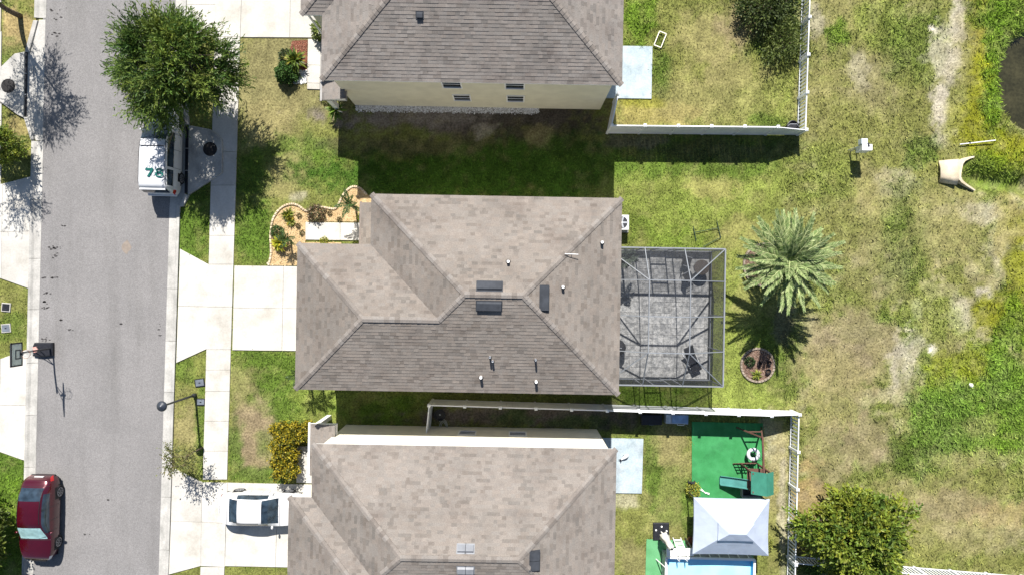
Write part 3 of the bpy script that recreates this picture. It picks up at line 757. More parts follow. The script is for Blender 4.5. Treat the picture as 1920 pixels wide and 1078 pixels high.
# roof fittings are parts of each roof
def roof_z(hs, x, y):
    """height of the roof over a house-frame point"""
    (D, Dw, Lm, Lw, S) = hs
    y = y * S
    zs = min(y, D - y, Lm - x, x if y > Dw else 99)
    z_main = min(y, D - y, Lm - x, x)
    z_wing = min(y, Dw - y, x + Lw)
    return EAVE + PITCH * max(z_main, z_wing)
HS = {mid.name: (9.5, 7.05, 12.15, 3.55, 1), uph.name: (9.45, 6.3, 14.6, 1.05, -1), loh.name: (9.35, 6.75, 14.75, 1.1, 1)}
def on_roof(h, u, v):
    z = 7.0
    for _ in range(6):
        p = WM[h.name].inverted() @ P(u, v, z)
        z = roof_z(HS[h.name], p.x, p.y)
    p = WM[h.name].inverted() @ P(u, v, z)
    return Vector((p.x, p.y, z))
VENTL = mat('pale_vent_metal', (.20, .21, .23), .5, var=.1)
def box_vent(h, roof, u, v, w, d, yaw, n=1, material=None, name='roof_vent'):
    """long off-ridge vent with a sloped hood; yaw = up-slope direction"""
    p = on_roof(h, u, v)
    rot = Matrix.Rotation(yaw, 3, 'Z') @ Matrix.Rotation(-math.atan(PITCH), 3, 'Y')
    for k in range(n):
        q = p + rot @ Vector((0, (k - (n - 1) / 2) * w / n, 0))
        wk = w / n * 0.94
        m = MB()
        fl = [(-d / 2 - .06, -wk / 2 - .05, .03), (d / 2 + .06, -wk / 2 - .05, .03), (d / 2 + .06, wk / 2 + .05, .03), (-d / 2 - .06, wk / 2 + .05, .03)]
        prof = [(-d / 2, .03), (-d / 2 - .02, .13), (-d / 2 + .02, .15), (d / 2 - .06, .12), (d / 2, .03)]
        vs_ = [q + rot @ Vector(x) for x in fl]
        m.add(vs_, [(0, 1, 2, 3)])
        a = [q + rot @ Vector((x, -wk / 2, z)) for x, z in prof]; b = [q + rot @ Vector((x, wk / 2, z)) for x, z in prof]
        m.add(a + b, [(i + 1, i, 5 + i, 6 + i) for i in range(4)] + [tuple(range(5)), tuple(reversed(range(5, 10)))])
        m.build(name, material or VENT, roof, world=False)
def pipe_vent(h, roof, u, v, r=0.05, hgt=0.35, material=None):
    p = on_roof(h, u, v)
    m = MB(); m.lathe([(r, -0.1), (r, hgt), (r * .7, hgt), (r * .7, hgt - .05)], 10, p)
    pp = m.build('vent_pipe', material or WHITE, roof, world=False)
    m = MB(); m.lathe([(r * 2.0, -0.03), (r * 1.6, .04), (r * 1.05, .10)], 10, p); m.build('flashing', FLASH, pp, world=False)
N_, S_, E_, W_ = PI / 2, -PI / 2, 0, PI
box_vent(mid, mid_roof, 918, 537, 1.2, .42, S_); box_vent(mid, mid_roof, 917, 573, 1.2, .42, N_); box_vent(mid, mid_roof, 1020, 559, 1.2, .38, W_)
for u, v, hgt in ((953, 491, .3), (1055, 538, .3), (1128, 455, .3), (902, 706, .35), (1005, 714, .35)): pipe_vent(mid, mid_roof, u, v, .07, hgt)
for u, v, hgt in ((919, 668, .45), (924, 676, .35), (1004, 673, .45)): pipe_vent(mid, mid_roof, u, v, .05, hgt, GREYM)
box_vent(uph, up_roof, 787, 29, .3, .25, N_)
box_vent(loh, lo_roof, 873, 1028, .76, .34, S_, 2, VENTL); box_vent(loh, lo_roof, 873, 1067, .76, .34, N_, 2, VENTL); box_vent(loh, lo_roof, 1002, 1050, .9, .42, W_, 2)
pc = on_roof(mid, 1071, 477)
m = MB(); m.tube([pc + Vector((-.32, 0, .25)), pc + Vector((.32, -.01, .14))], .018, 6); m.tube([pc + Vector((0, 0, 0)), pc + Vector((0, 0, .2))], .015, 6); m.build('antenna_rod', WHITE, mid_roof, world=False)
# downspout at the lower house corner
for hh, x, y in ((loh, 14.62, 5.2), (uph, -0.95, -6.0)):
    m = MB(); m.box((x, y, 2.85), (.08, .08, 5.7)); m.build('downspout', WHITE, hh, world=False)
# ------------------------------------------------------------------ fences
POST = MB().box((0, 0, 0.5), (0.13, 0.13, 1.0)).mesh('post', VINYL)
CAPM = MB().add([(-.085, -.085, 0), (.085, -.085, 0), (.085, .085, 0), (-.085, .085, 0), (-.085, -.085, .03), (.085, -.085, .03), (.085, .085, .03), (-.085, .085, .03), (0, 0, .085)],
                [(0, 1, 5, 4), (1, 2, 6, 5), (2, 3, 7, 6), (3, 0, 4, 7), (4, 5, 8), (5, 6, 8), (6, 7, 8), (7, 4, 8)]).mesh('post_cap', VINYL)
BOARD = MB().box((0, 0, 0.5), (1.0, 0.03, 1.0)).mesh('fence_board', VINYL)
RAIL = MB().box((0, 0, 0), (1.0, 0.06, 0.12)).mesh('rail', VINYL)
PICKET = MB().box((0, 0, 0.5), (0.085, 0.025, 1.0)).mesh('picket', VINYL)

def post(e, p, h):
    o = piece('post', POST, e, (p.x, p.y, 0), (0, 0, e['yaw']), (1, 1, h))
    piece('post_cap', CAPM, o, (0, 0, 1), (0, 0, 0), (1, 1, 1 / h))
def privacy(label, pts, h=1.83, panel=1.85, heights=None, last_down=False):
    """solid tongue and groove panels between posts along ground points"""
    base = pts[0]
    e = thing('privacy_fence', label, 'fence', (base.x, base.y, 0), 0, 'white vinyl privacy fences')
    e['yaw'] = 0.0
    off = Vector((base.x, base.y, 0))
    first = True
    for a, b in zip(pts[:-1], pts[1:]):
        d = (b - a); n = max(1, round(d.length / panel)); yaw = math.atan2(d.y, d.x)
        e['yaw'] = yaw
        for k in range(n):
            p, q = a.lerp(b, k / n) - off, a.lerp(b, (k + 1) / n) - off
            if k > 0 or first: post(e, p, h + .08)
            first = False
            L = (q - p).length
            down = last_down and b is pts[-1] and k == n - 1
            mid_ = (p + q) / 2
            if down:
                m = MB(); u = d.normalized(); w = Vector((-u.y, u.x, 0)) * .02
                a4 = [p - w, q - w, q + w, p + w]
                m.add([(x.x, x.y, .05) for x in a4] + [(a4[0].x, a4[0].y, h), (a4[1].x, a4[1].y, 1.25), (a4[2].x, a4[2].y, 1.25), (a4[3].x, a4[3].y, h)],
                      [(3, 2, 1, 0), (4, 5, 6, 7), (0, 1, 5, 4), (1, 2, 6, 5), (2, 3, 7, 6), (3, 0, 4, 7)])
                m.build('stepped_panel', VINYL, e, world=False)
            else:
                nb = 6
                for j in range(nb):
                    c = p.lerp(q, (j + .5) / nb)
                    piece('fence_board', BOARD, e, (c.x, c.y, .06), (0, 0, yaw), (L / nb - .006, 1, h - .1))
                piece('rail', RAIL, e, (mid_.x, mid_.y, h - .03), (0, 0, yaw), (L, 1, .9))
                piece('rail', RAIL, e, (mid_.x, mid_.y, .08), (0, 0, yaw), (L, 1, 1))
            last = q
        if b is pts[-1]: post(e, last, (1.3 if last_down else h + .08))
        else: post(e, last, h + .08)
    del e['yaw']
    return e
def picket_fence(label, pts, h=1.2, panel=2.0, space=0.2):
    base = pts[0]
    e = thing('picket_fence', label, 'fence', (base.x, base.y, 0), 0, 'white open picket fences')
    off = Vector((base.x, base.y, 0))
    for a, b in zip(pts[:-1], pts[1:]):
        d = b - a; n = max(1, round(d.length / panel)); yaw = math.atan2(d.y, d.x); e['yaw'] = yaw
        for k in range(n):
            p, q = a.lerp(b, k / n) - off, a.lerp(b, (k + 1) / n) - off
            if k > 0: post(e, p, h + .05)
            L = (q - p).length; mid_ = (p + q) / 2
            for z in (0.12, h - .06): piece('rail', RAIL, e, (mid_.x, mid_.y, z), (0, 0, yaw), (L, .85, .6))
            np_ = int(L / space)
            for j in range(1, np_):
                c = p.lerp(q, j / np_)
                piece('picket', PICKET, e, (c.x, c.y, .05), (0, 0, yaw), (1, 1, h - .12))
        post(e, b - off, h + .05)
    del e['yaw']
    return e
privacy('white vinyl privacy fence around the upper back yard casting a dark shadow strip', [P(1150, 193), P(1138, 250), P(1494, 253.5)], last_down=True)
privacy('white vinyl privacy fence between the middle and lower houses', [P(806, 806), P(812, 749), P(1130, 758.5), P(1482, 769.5)], last_down=True)
picket_fence('white picket fence along the east side of the upper back yard', [P(1494, 253.5), P(1503, -20), P(1512, -200)])
picket_fence('long white picket fence beside the green play carpet', [P(1482, 769.5), P(1474, 1110), P(1470, 1250)])
picket_fence('white picket fence running behind the round bush at the bottom right', [P(1476, 1040), P(1712, 1062), P(1980, 1084)])

# ------------------------------------------------------------------ screened patio
x0, x1, y0, y1, ze, zt = 4.86, 11.20, -5.12, 2.13, 2.95, 4.3
fx0, fx1, fy0, fy1 = 6.95, 9.05, -3.28, 0.42
ym = -1.43
def rr(p):                                         # cage follows the house's 1 degree turn
    v = Matrix.Rotation(ROT, 3, 'Z') @ (Vector(p) - Vector((5.0, -1.5, 0)))
    return v + Vector((5.0, -1.5, 0))
floor = pave('paver_patio')
PAVER = mat('travertine_pavers', (0.20, 0.205, 0.21), 0.8, scale=5, col2=(0.40, 0.40, 0.395), fine=0.3, fscale=14, rnd=0.14, spec=0.25)
MORTAR = mat('paver_joint', (0.27, 0.27, 0.26), 0.9)
fpts = [rr((x0, y0, 0)), rr((x1, y0, 0)), rr((x1, y1, 0)), rr((x0, y1, 0))]
m = MB(); m.prism(fpts, -.1, .03); m.build('joint_bed', MORTAR, floor); exclude(fpts)
# mixed paver sizes on a 0.2 m module grid
gw, gh = int((x1 - x0) / .205), int((y1 - y0) / .205)
used = np.zeros((gw, gh), bool); cells = []
pr = random.Random(21)
for i in range(gw):
    for j in range(gh):
        if used[i, j]: continue
        opts = [(3, 2), (2, 3), (2, 2), (3, 3), (2, 1), (1, 2), (1, 1)]
        pr.shuffle(opts); opts.sort(key=lambda s: -s[0] * s[1] * pr.uniform(.3, 1))
        for w, d in opts:
            if i + w <= gw and j + d <= gh and not used[i:i + w, j:j + d].any():
                used[i:i + w, j:j + d] = True; cells.append((i, j, w, d)); break
cells.sort(key=lambda c: -c[2] * c[3])
pmesh = {}
rest = MB()
mx, my = (x1 - x0) / gw, (y1 - y0) / gh
for k, (i, j, w, d) in enumerate(cells):
    c = rr((x0 + (i + w / 2) * mx, y0 + (j + d / 2) * my, 0))
    if k < 300:
        if (w, d) not in pmesh:
            q = MB(); a, b = w * mx / 2 - .007, d * my / 2 - .007
            q.prism([(-a, -b), (a, -b), (a, b), (-a, b)], 0, .06, chamfer=.006); pmesh[(w, d)] = q.mesh('paver', PAVER)
        piece('paver', pmesh[(w, d)], floor, (c.x, c.y, pr.uniform(-.002, .002)), (0, 0, ROT))
    else:
        a, b = w * mx / 2 - .007, d * my / 2 - .007
        R3 = Matrix.Rotation(ROT, 3, 'Z')
        rest.prism([c + R3 @ Vector(s) for s in ((-a, -b, 0), (a, -b, 0), (a, b, 0), (-a, b, 0))], .0, .059)
if rest.v: stuff(rest.build('small_pavers', PAVER, floor))

cage = thing('screen_enclosure', 'grey framed screen enclosure over the paved patio of the middle house', 'screen room', rr(((x0 + x1) / 2, (y0 + y1) / 2, 0)))
FRAME = mat('cage_aluminium', (0.20, 0.215, 0.235), 0.5, var=0.06, spec=0.4)
def bm_(name, a, b, w=.045, h=.09):
    q = MB(); q.beam(rr(a), rr(b), w, h); return q.build(name, FRAME, cage)
def scr(pts, material=SCREEN_R):
    q = MB(); q.add([rr(p) for p in pts], [tuple(range(len(pts)))]); return q.build('screen_panel', material, cage)
ins = .03
for a, b in (((x0, y1), (x1, y1)), ((x1, y1), (x1, y0)), ((x1, y0), (x0, y0)), ((x0, y0), (x0, y1))): bm_('eave_beam', (*a, ze), (*b, ze), .07, .12)
for a, b in (((x0, y0), (fx0, fy0)), ((x1, y0), (fx1, fy0)), ((x1, y1), (fx1, fy1)), ((x0, y1), (fx0, fy1))): bm_('hip_beam', (*a, ze), (*b, zt))
for x in (fx0, fx1):
    bm_('roof_beam', (x, y1, ze), (x, fy1, zt)); bm_('roof_beam', (x, fy1, zt), (x, fy0, zt)); bm_('roof_beam', (x, fy0, zt), (x, y0, ze))
for y in (fy0, ym, fy1):
    bm_('roof_beam', (x0, y, ze), (fx0, y, zt)); bm_('roof_beam', (fx0, y, zt), (fx1, y, zt), .05, .08); bm_('roof_beam', (fx1, y, zt), (x1, y, ze))
xs, ys_ = [x0, fx0, fx1, x1], [y0, fy0, ym, fy1, y1]
scr([(x0, y1, ze), (fx0, fy1, zt), (fx1, fy1, zt), (x1, y1, ze)]); scr([(x0, y0, ze), (x1, y0, ze), (fx1, fy0, zt), (fx0, fy0, zt)])
scr([(x0, y0, ze), (fx0, fy0, zt), (fx0, fy1, zt), (x0, y1, ze)]); scr([(x1, y0, ze), (x1, y1, ze), (fx1, fy1, zt), (fx1, fy0, zt)])
scr([(fx0, fy0, zt), (fx1, fy0, zt), (fx1, ym, zt), (fx0, ym, zt)]); scr([(fx0, ym, zt), (fx1, ym, zt), (fx1, fy1, zt), (fx0, fy1, zt)])
kz = 0.5
for y in (y0, y1):
    door = (7.75, 8.65) if y == y1 else (7.55, 8.45)
    for x in xs: bm_('post', (x, y, 0), (x, y, ze - .07), .06, .06)
    for x in door: bm_('door_jamb', (x, y, 0), (x, y, ze - .07), .07, .07)
    bm_('chair_rail', (x0, y, kz), (door[0], y, kz), .05, .05); bm_('chair_rail', (door[1], y, kz), (x1, y, kz), .05, .05)
    bm_('door_rail', (door[0], y, .95), (door[1], y, .95), .05, .06); bm_('door_rail', (door[0], y, 2.15), (door[1], y, 2.15), .05, .08)
    cuts_ = sorted(xs + list(door))
    for a, b in zip(cuts_[:-1], cuts_[1:]):
        isd = abs(a - door[0]) < .01
        if isd:
            scr([(a, y, kz), (b, y, kz), (b, y, ze), (a, y, ze)], SCREEN_W)
            q = scr([(a, y, .06), (b, y, .06), (b, y, kz), (a, y, kz)], KICK); q.name = 'kick_panel'
        else:
            scr([(a, y, kz), (b, y, kz), (b, y, ze), (a, y, ze)], SCREEN_W)
            q = scr([(a, y, .06), (b, y, .06), (b, y, kz), (a, y, kz)], KICK); q.name = 'kick_panel'
for a, b in zip(ys_[:-1], ys_[1:]):
    scr([(x1, a, kz), (x1, b, kz), (x1, b, ze), (x1, a, ze)], SCREEN_W)
    q = scr([(x1, a, .06), (x1, b, .06), (x1, b, kz), (x1, a, kz)], KICK); q.name = 'kick_panel'
    bm_('chair_rail', (x1, a, kz), (x1, b, kz), .05, .05)
for y in ys_[1:-1]: bm_('post', (x1, y, 0), (x1, y, ze - .07), .06, .06)

# patio furniture
def chair(c, yaw, label, h=0.9, material=BLACKP):
    e = thing('patio_chair', label, 'chair', (c[0], c[1], .06), yaw, 'dark patio chairs')
    q = MB(); q.box((0, 0, .42), (.50, .50, .05)); q.build('seat', material, e, world=False, bevel=.015)
    q = MB(); q.box((-.25, 0, .70), (.04, .50, .52), rot=Matrix.Rotation(-.2, 3, 'Y')); q.build('backrest', material, e, world=False, bevel=.012)
    lg = MB().tube([(0, 0, 0), (0, 0, .42)], .016, 6).mesh('leg', GREYM)
    for sx in (-1, 1):
        for sy in (-1, 1): piece('leg', lg, e, (sx * .22, sy * .23, 0))
    for sy in (-1, 1):
        q = MB(); q.tube([(.22, sy * .26, .40), (.20, sy * .27, .62), (-.22, sy * .27, .64)], .016, 6); q.build('armrest', GREYM, e, world=False)
tb = thing('round_table', 'small round brown table inside the screened patio', 'table', (10.62, 1.12, .06))
q = MB(); q.lathe([(.40, .70), (.43, .71), (.43, .735), (.40, .745)], 28); q.build('table_top', mat('brown_table', (0.075, 0.06, 0.05), .6, fine=.15), tb, world=False)
q = MB(); q.lathe([(.28, 0), (.26, .03), (.04, .06), (.035, .7)], 14); q.build('pedestal', DARKM, tb, world=False)
chair((9.85, 1.45), -.3, 'dark patio chair by the screen wall left of the round table')
chair((9.95, .62), .5, 'dark patio chair below left of the round brown table')
lc = thing('lounge_chair', 'dark reclining lounge chair in the lower corner of the screened patio', 'lounge chair', (10.15, -4.0, .06), math.radians(-65))
q = MB(); q.box((.35, 0, .34), (.9, .56, .06)); q.build('seat', BLACKP, lc, world=False, bevel=.015)
q = MB(); q.box((-.42, 0, .58), (.85, .56, .06), rot=Matrix.Rotation(.65, 3, 'Y')); q.build('backrest', BLACKP, lc, world=False, bevel=.015)
for sy in (-1, 1):
    q = MB(); q.tube([(.8, sy * .3, .02), (.5, sy * .3, .34), (-.4, sy * .3, .02)], .016, 6); q.tube([(.35, sy * .33, .34), (.3, sy * .33, .56), (-.4, sy * .33, .6)], .016, 6); q.build('side_frame', GREYM, lc, world=False)
gr = thing('covered_grill', 'covered barbecue grill against the house wall inside the screened patio', 'grill', (5.95, -3.35, .06))
q = MB(); q.lathe([(.42, 0), (.44, .5), (.40, .95), (.25, 1.15), (.05, 1.18)], 14); q.build('cover', mat('grill_cover', (.02, .021, .025), .7), gr, world=False)
q = MB(); q.box((0, 0, 1.19), (.22, .05, .05)); q.build('handle', GREYM, gr, world=False)
# condenser unit
ac = thing('air_conditioner', 'pale grey air conditioner with round fan grille beside the middle house', 'air conditioner', (6.12, 3.62, 0))
q = MB(); q.box((0, 0, .04), (1.0, 1.0, .12)); q.build('pad', CONC, ac, world=False)
q = MB(); q.box((0, 0, .48), (.84, .84, .76)); q.build('cabinet', mat('ac_cabinet', (.62, .63, .63), .5), ac, world=False, bevel=.03)
q = MB(); q.lathe([(.34, .862), (.34, .872), (.05, .874)], 24); fan = q.build('fan_grille', DARKM, ac, world=False)
for k in range(5):
    t = k * 2 * PI / 5
    q = MB(); q.box((.17 * math.cos(t), .17 * math.sin(t), .88), (.30, .09, .012), rz=t); q.build('fan_blade', GREYM, fan, world=False)
q = MB(); q.lathe([(.07, .875), (.06, .895)], 12); q.build('hub', WHITE, fan, world=False)
exclude([(5.6, 3.1), (6.65, 3.1), (6.65, 4.15), (5.6, 4.15)])

# ------------------------------------------------------------------ lower back yard
TURF = mat('artificial_turf', (0.030, 0.20, 0.060), .85, scale=1.3, col2=(0.045, 0.25, 0.085), fine=.15, fscale=50, stain=.3, sscale=(1.2, 1.2, 1))
def turf(label, pts, group=None):
    q = MB(); q.prism([P(*p) for p in pts], -.05, .035); o = q.build('turf_carpet', TURF); exclude([P(*p) for p in pts])
    return tag(o, label, 'carpet', group)
turf('green artificial turf carpet under the slide and tyre swing', [(1297, 790), (1430, 793), (1427, 936), (1297, 932)])
TURF2 = mat('artificial_turf_faded', (0.09, 0.28, 0.12), .85, scale=1.3, col2=(0.12, 0.34, 0.16), fine=.12, fscale=50)
q = MB(); q.prism([P(*p) for p in ((1212, 1010), (1300, 1013), (1300, 1036), (1412, 1040), (1424, 1150), (1208, 1150))], -.05, .036)
tag(q.build('turf_carpet', TURF2), 'faded green turf carpet under the swimming pool', 'carpet'); exclude([P(*p) for p in ((1212, 1010), (1300, 1013), (1424, 1040), (1424, 1150), (1208, 1150))])

# gazebo with two-tier canopy
FAB = mat('canopy_fabric', (0.47, 0.53, 0.65), .8, scale=1.2, var=.05, translucent=.15, bump=.35, bscale=2.5, stain=.10, sscale=(1.4, 1.4, 1))
cen = P(1371, 987, 2.1)
gz = thing('gazebo', 'white two-tier fabric gazebo beside the pool', 'gazebo', (cen.x, cen.y, 0), math.radians(-1.3))
hx, hy = 2.05, 1.52
def canopy(z0, z1, ax, ay, bx, by, sag, valance):
    q = MB()
    n = 10
    def ringp(k, f):
        ex, ey = bx + (ax - bx) * f, by + (ay - by) * f
        pts = []
        for s in range(4):
            c0 = [(-1, 1), (1, 1), (1, -1), (-1, -1)][s]; c1 = [(1, 1), (1, -1), (-1, -1), (-1, 1)][s]
            for i in range(n):
                t = i / n
                x, y = (c0[0] + (c1[0] - c0[0]) * t) * ex, (c0[1] + (c1[1] - c0[1]) * t) * ey
                dip = 4 * t * (1 - t) * sag * f
                pts.append((x * (1 - dip * .35), y * (1 - dip * .35), z1 + (z0 - z1) * f - dip * .35))
        return pts
    rings = [ringp(0, f) for f in (0, .25, .5, .75, 1)]
    if valance: rings.append([(p[0] * 1.002, p[1] * 1.002, p[2] - valance) for p in rings[-1]])
    vs_ = [p for r_ in rings for p in r_]; N4 = 4 * n
    fs = [(i * N4 + k, i * N4 + (k + 1) % N4, (i + 1) * N4 + (k + 1) % N4, (i + 1) * N4 + k) for i in range(len(rings) - 1) for k in range(N4)]
    fs.append(tuple(reversed(range(N4))))
    q.add(vs_, [tuple(reversed(f)) for f in fs])
    return q
canopy(2.1, 2.85, hx, hy, .90, .42, .06, .12).build('canopy', FAB, gz, world=False)
canopy(2.92, 3.22, .96, .47, .45, .02, .04, .05).build('top_canopy', FAB, gz, world=False)
pmsh = MB().tube([(0, 0, 0), (0, 0, 2.0)], .035, 8).mesh('post', DARKM)
for sx in (-1, 1):
    for sy in (-1, 1): piece('post', pmsh, gz, (sx * (hx - .12), sy * (hy - .12), .03))

# rectangular frame pool
pc_ = P(1330, 1110, 1.1)
pool = thing('swimming_pool', 'rectangular above-ground swimming pool with white rim and blue liner', 'pool', (pc_.x, pc_.y, .036), math.radians(-1.6))
L2, W2, hp = 2.45, 1.9, 1.1
q = MB()
oc = [(-L2, -W2), (L2, -W2), (L2, W2), (-L2, W2)]
for i in range(4):
    a, b = oc[i], oc[(i + 1) % 4]
    q.add([(*a, 0), (*b, 0), (*b, hp), (*a, hp)], [(0, 1, 2, 3)])
q.build('wall', mat('pool_wall', (.35, .37, .40), .5), pool, world=False)
LINER = mat('pool_liner', (0.02, 0.36, 0.68), .35, var=.08, scale=2)
q = MB()
ic = [(x * .97, y * .965) for x, y in oc]
for i in range(4):
    a, b = ic[i], ic[(i + 1) % 4]
    q.add([(*a, .1), (*b, .1), (*b, hp - .02), (*a, hp - .02)], [(3, 2, 1, 0)])
q.build('liner', LINER, pool, world=False)
q = MB(); q.add([(*p, .72) for p in ic], [(0, 1, 2, 3)])
q.build('water', mat('pool_water', (.30, .62, .78), .15, col2=(.36, .68, .82), scale=1.2, bump=.05, bscale=5), pool, world=False)
q = MB()
for i in range(4): q.beam((*oc[i], hp), (*oc[(i + 1) % 4], hp), .12, .08)
q.build('rim', WHITE, pool, world=False)
for k in range(9):
    x = -L2 + .3 + k * (2 * L2 - .6) / 8
    for s in (1, -1):
        q = MB(); q.tube([(x, s * (W2 + .32), 0), (x, s * (W2 + .06), hp - .02)], .03, 6); q.build('leg', WHITE, pool, world=False)
for k in range(4):
    y = -W2 + .4 + k * .95
    for s in (1, -1):
        q = MB(); q.tube([(s * (L2 + .32), y, 0), (s * (L2 + .06), y, hp - .02)], .03, 6); q.build('leg', WHITE, pool, world=False)
ld = thing('pool_ladder', 'white pool ladder with platform at the upper left pool corner', 'ladder', (pc_.x - 1.55, pc_.y + W2 + .3, .036))
for s in (-.22, .22):
    q = MB(); q.tube([(s, .45, 0), (s, .12, 1.2), (s, .05, 1.55), (s, -.12, 1.62), (s, -.3, 1.5), (s, -.35, .9)], .024, 8); q.build('side_rail', WHITE, ld, world=False)
for k in range(4):
    q = MB(); q.box((0, .40 - k * .08, .25 + k * .27), (.44, .10, .03)); q.build('step', WHITE, ld, world=False)
q = MB(); q.box((-.1, .08, 1.16), (1.5, .42, .05)); q.build('platform', WHITE, ld, world=False)

# furled parasol on a square base
b_ = P(1239, 995)
pa = thing('furled_parasol', 'furled white parasol on a black square base by the pool', 'parasol', (b_.x, b_.y, .0))
q = MB(); q.prism([(-.46, -.50), (.46, -.50), (.46, .50), (-.46, .50)], 0, .12, chamfer=.04); q.build('base', BLACKP, pa, world=False)
for sx, sy in ((-.3, .1), (.02, .3), (.3, .05)):
    q = MB(); q.lathe([(.05, .12), (.05, .16), (.02, .17)], 10, (sx, sy, 0)); q.build('base_cap', WHITE, pa, world=False)
q = MB(); q.tube([(0, 0, .1), (0, 0, 2.75)], .035, 8); q.build('pole', WHITE, pa, world=False)
q = MB(); vsx = []
for i, (z, r_) in enumerate(((.75, .20), (1.0, .24), (1.4, .17), (1.9, .13), (2.15, .17), (2.5, .15), (2.68, .05))):
    for k in range(16):
        t = 2 * PI * k / 16; rr_ = r_ * (1 + .22 * (k % 2 * 2 - 1))
        vsx.append((rr_ * math.cos(t), rr_ * math.sin(t), z))
q.add(vsx, [(i * 16 + k, i * 16 + (k + 1) % 16, (i + 1) * 16 + (k + 1) % 16, (i + 1) * 16 + k) for i in range(6) for k in range(16)])
q.build('canopy', mat('parasol_fabric', (.74, .71, .66), .8), pa, world=False, smooth=True)
q = MB(); q.lathe([(.06, 2.68), (.07, 2.72), (.04, 2.78)], 10); q.build('finial', DARKM, pa, world=False)

# play set: tower with green roof, slide, swing beam, climbing net, tyre swing
PGRN = mat('green_plastic', (0.045, 0.20, 0.14), .45, var=.08)
PTEAL = mat('teal_plastic', (0.08, 0.25, 0.23), .4, var=.12, scale=2)
WOOD = mat('brown_timber', (.12, .06, .045), .8, fine=.2)
tp = P(1405, 886)
ps = thing('play_set', 'swing and slide set with green roof and teal slide', 'play set', (tp.x, tp.y, .035))
def lp(u, v, z): w = P(u, v, z); return Vector((w.x - tp.x, w.y - tp.y, w.z))
for sx in (-.48, .48):
    for sy in (-.5, .5):
        q = MB(); q.box((sx, sy, 1.0), (.09, .09, 2.0)); q.build('post', WOOD, ps, world=False)
q = MB(); q.box((0, 0, 1.12), (1.05, 1.1, .06)); q.build('deck', WOOD, ps, world=False)
# gable roof: two slopes
q = MB(); q.add([(-.58, -.62, 1.92), (-.58, .62, 1.92), (.10, .62, 2.38), (.10, -.62, 2.38)], [(3, 2, 1, 0)]); q.add([(-.58, -.62, 1.89), (-.58, .62, 1.89), (.10, .62, 2.35), (.10, -.62, 2.35)], [(0, 1, 2, 3)]); q.build('roof_slope', PGRN, ps, world=False)
q = MB(); q.add([(.60, -.62, 2.02), (.60, .62, 2.02), (.10, .62, 2.385), (.10, -.62, 2.385)], [(0, 1, 2, 3)]); q.add([(.60, -.62, 1.99), (.60, .62, 1.99), (.10, .62, 2.355), (.10, -.62, 2.355)], [(3, 2, 1, 0)]); q.build('roof_slope', PGRN, ps, world=False)
# slide towards the west
sl_a, sl_b = Vector((-.45, -.30, 1.15)), Vector((-1.75, -.34, .18))
q = MB(); n = 8; vsx = []
for i in range(n + 1):
    t = i / n; c = sl_a.lerp(sl_b, t); c.z = 1.15 + (.16 - 1.15) * (t ** .85)
    for dy, dz in ((-.25, .16), (-.22, 0), (.22, 0), (.25, .16)): vsx.append((c.x, c.y + dy, c.z + dz))
q.add(vsx, [(i * 4 + k, i * 4 + k + 1, i * 4 + k + 5, i * 4 + k + 4) for i in range(n) for k in range(3)])
so = q.build('slide', PTEAL, ps, world=False, smooth=False)
mo = so.modifiers.new('solid', 'SOLIDIFY'); mo.thickness = .03
# swing frame
bt, be = Vector((.1, .5, 1.95)), Vector((.02, 2.5, 1.95))
q = MB(); q.beam(bt, be, .09, .10); q.build('swing_beam', WOOD, ps, world=False)
for s in (-.75, .65):
    q = MB(); q.beam(be + Vector((0, -.05, 0)), (be.x + s, be.y + .1, 0), .07, .07); q.build('swing_leg', WOOD, ps, world=False)
q = MB(); q.beam((be.x - .4, be.y + .05, .9), (be.x + .35, be.y + .05, .9), .05, .06); q.build('cross_bar', WOOD, ps, world=False)
# climbing net (brown rungs)
for k in range(5):
    q = MB(); q.beam((-.95 + .25 * k, .55, .05), (-.75 + .22 * k, .80, 1.0), .04, .04); q.build('climbing_bar', WOOD, ps, world=False)
for k in range(4):
    q = MB(); q.beam((-.98 + .05 * k, .56 + .08 * k, .08 + .28 * k), (.12, .56 + .08 * k, .08 + .28 * k), .04, .04); q.build('climbing_bar', WOOD, ps, world=False)
ts = thing('tyre_swing', 'white tyre swing hanging from the play set beam', 'tyre swing', (tp.x + .04, tp.y + 1.18, .035))
q = MB(); q.lathe([(.20, .42), (.28, .37), (.36, .40), (.38, .48), (.36, .56), (.28, .59), (.20, .54), (.17, .48)], 24)
q.f = q.f[:-2]; n_ = 24
q.f += [(7 * n_ + k, 7 * n_ + (k + 1) % n_, (k + 1) % n_, k) for k in range(n_)]
q.build('tyre', mat('pale_rubber', (.55, .56, .60), .6, fine=.15), ts, world=False, smooth=True)
for t in (0.3, 2.4, 4.5):
    q = MB(); q.tube([(.30 * math.cos(t), .30 * math.sin(t), .56), (.08, 0, 1.9)], .012, 5); q.build('rope', DARKM, ts, world=False)
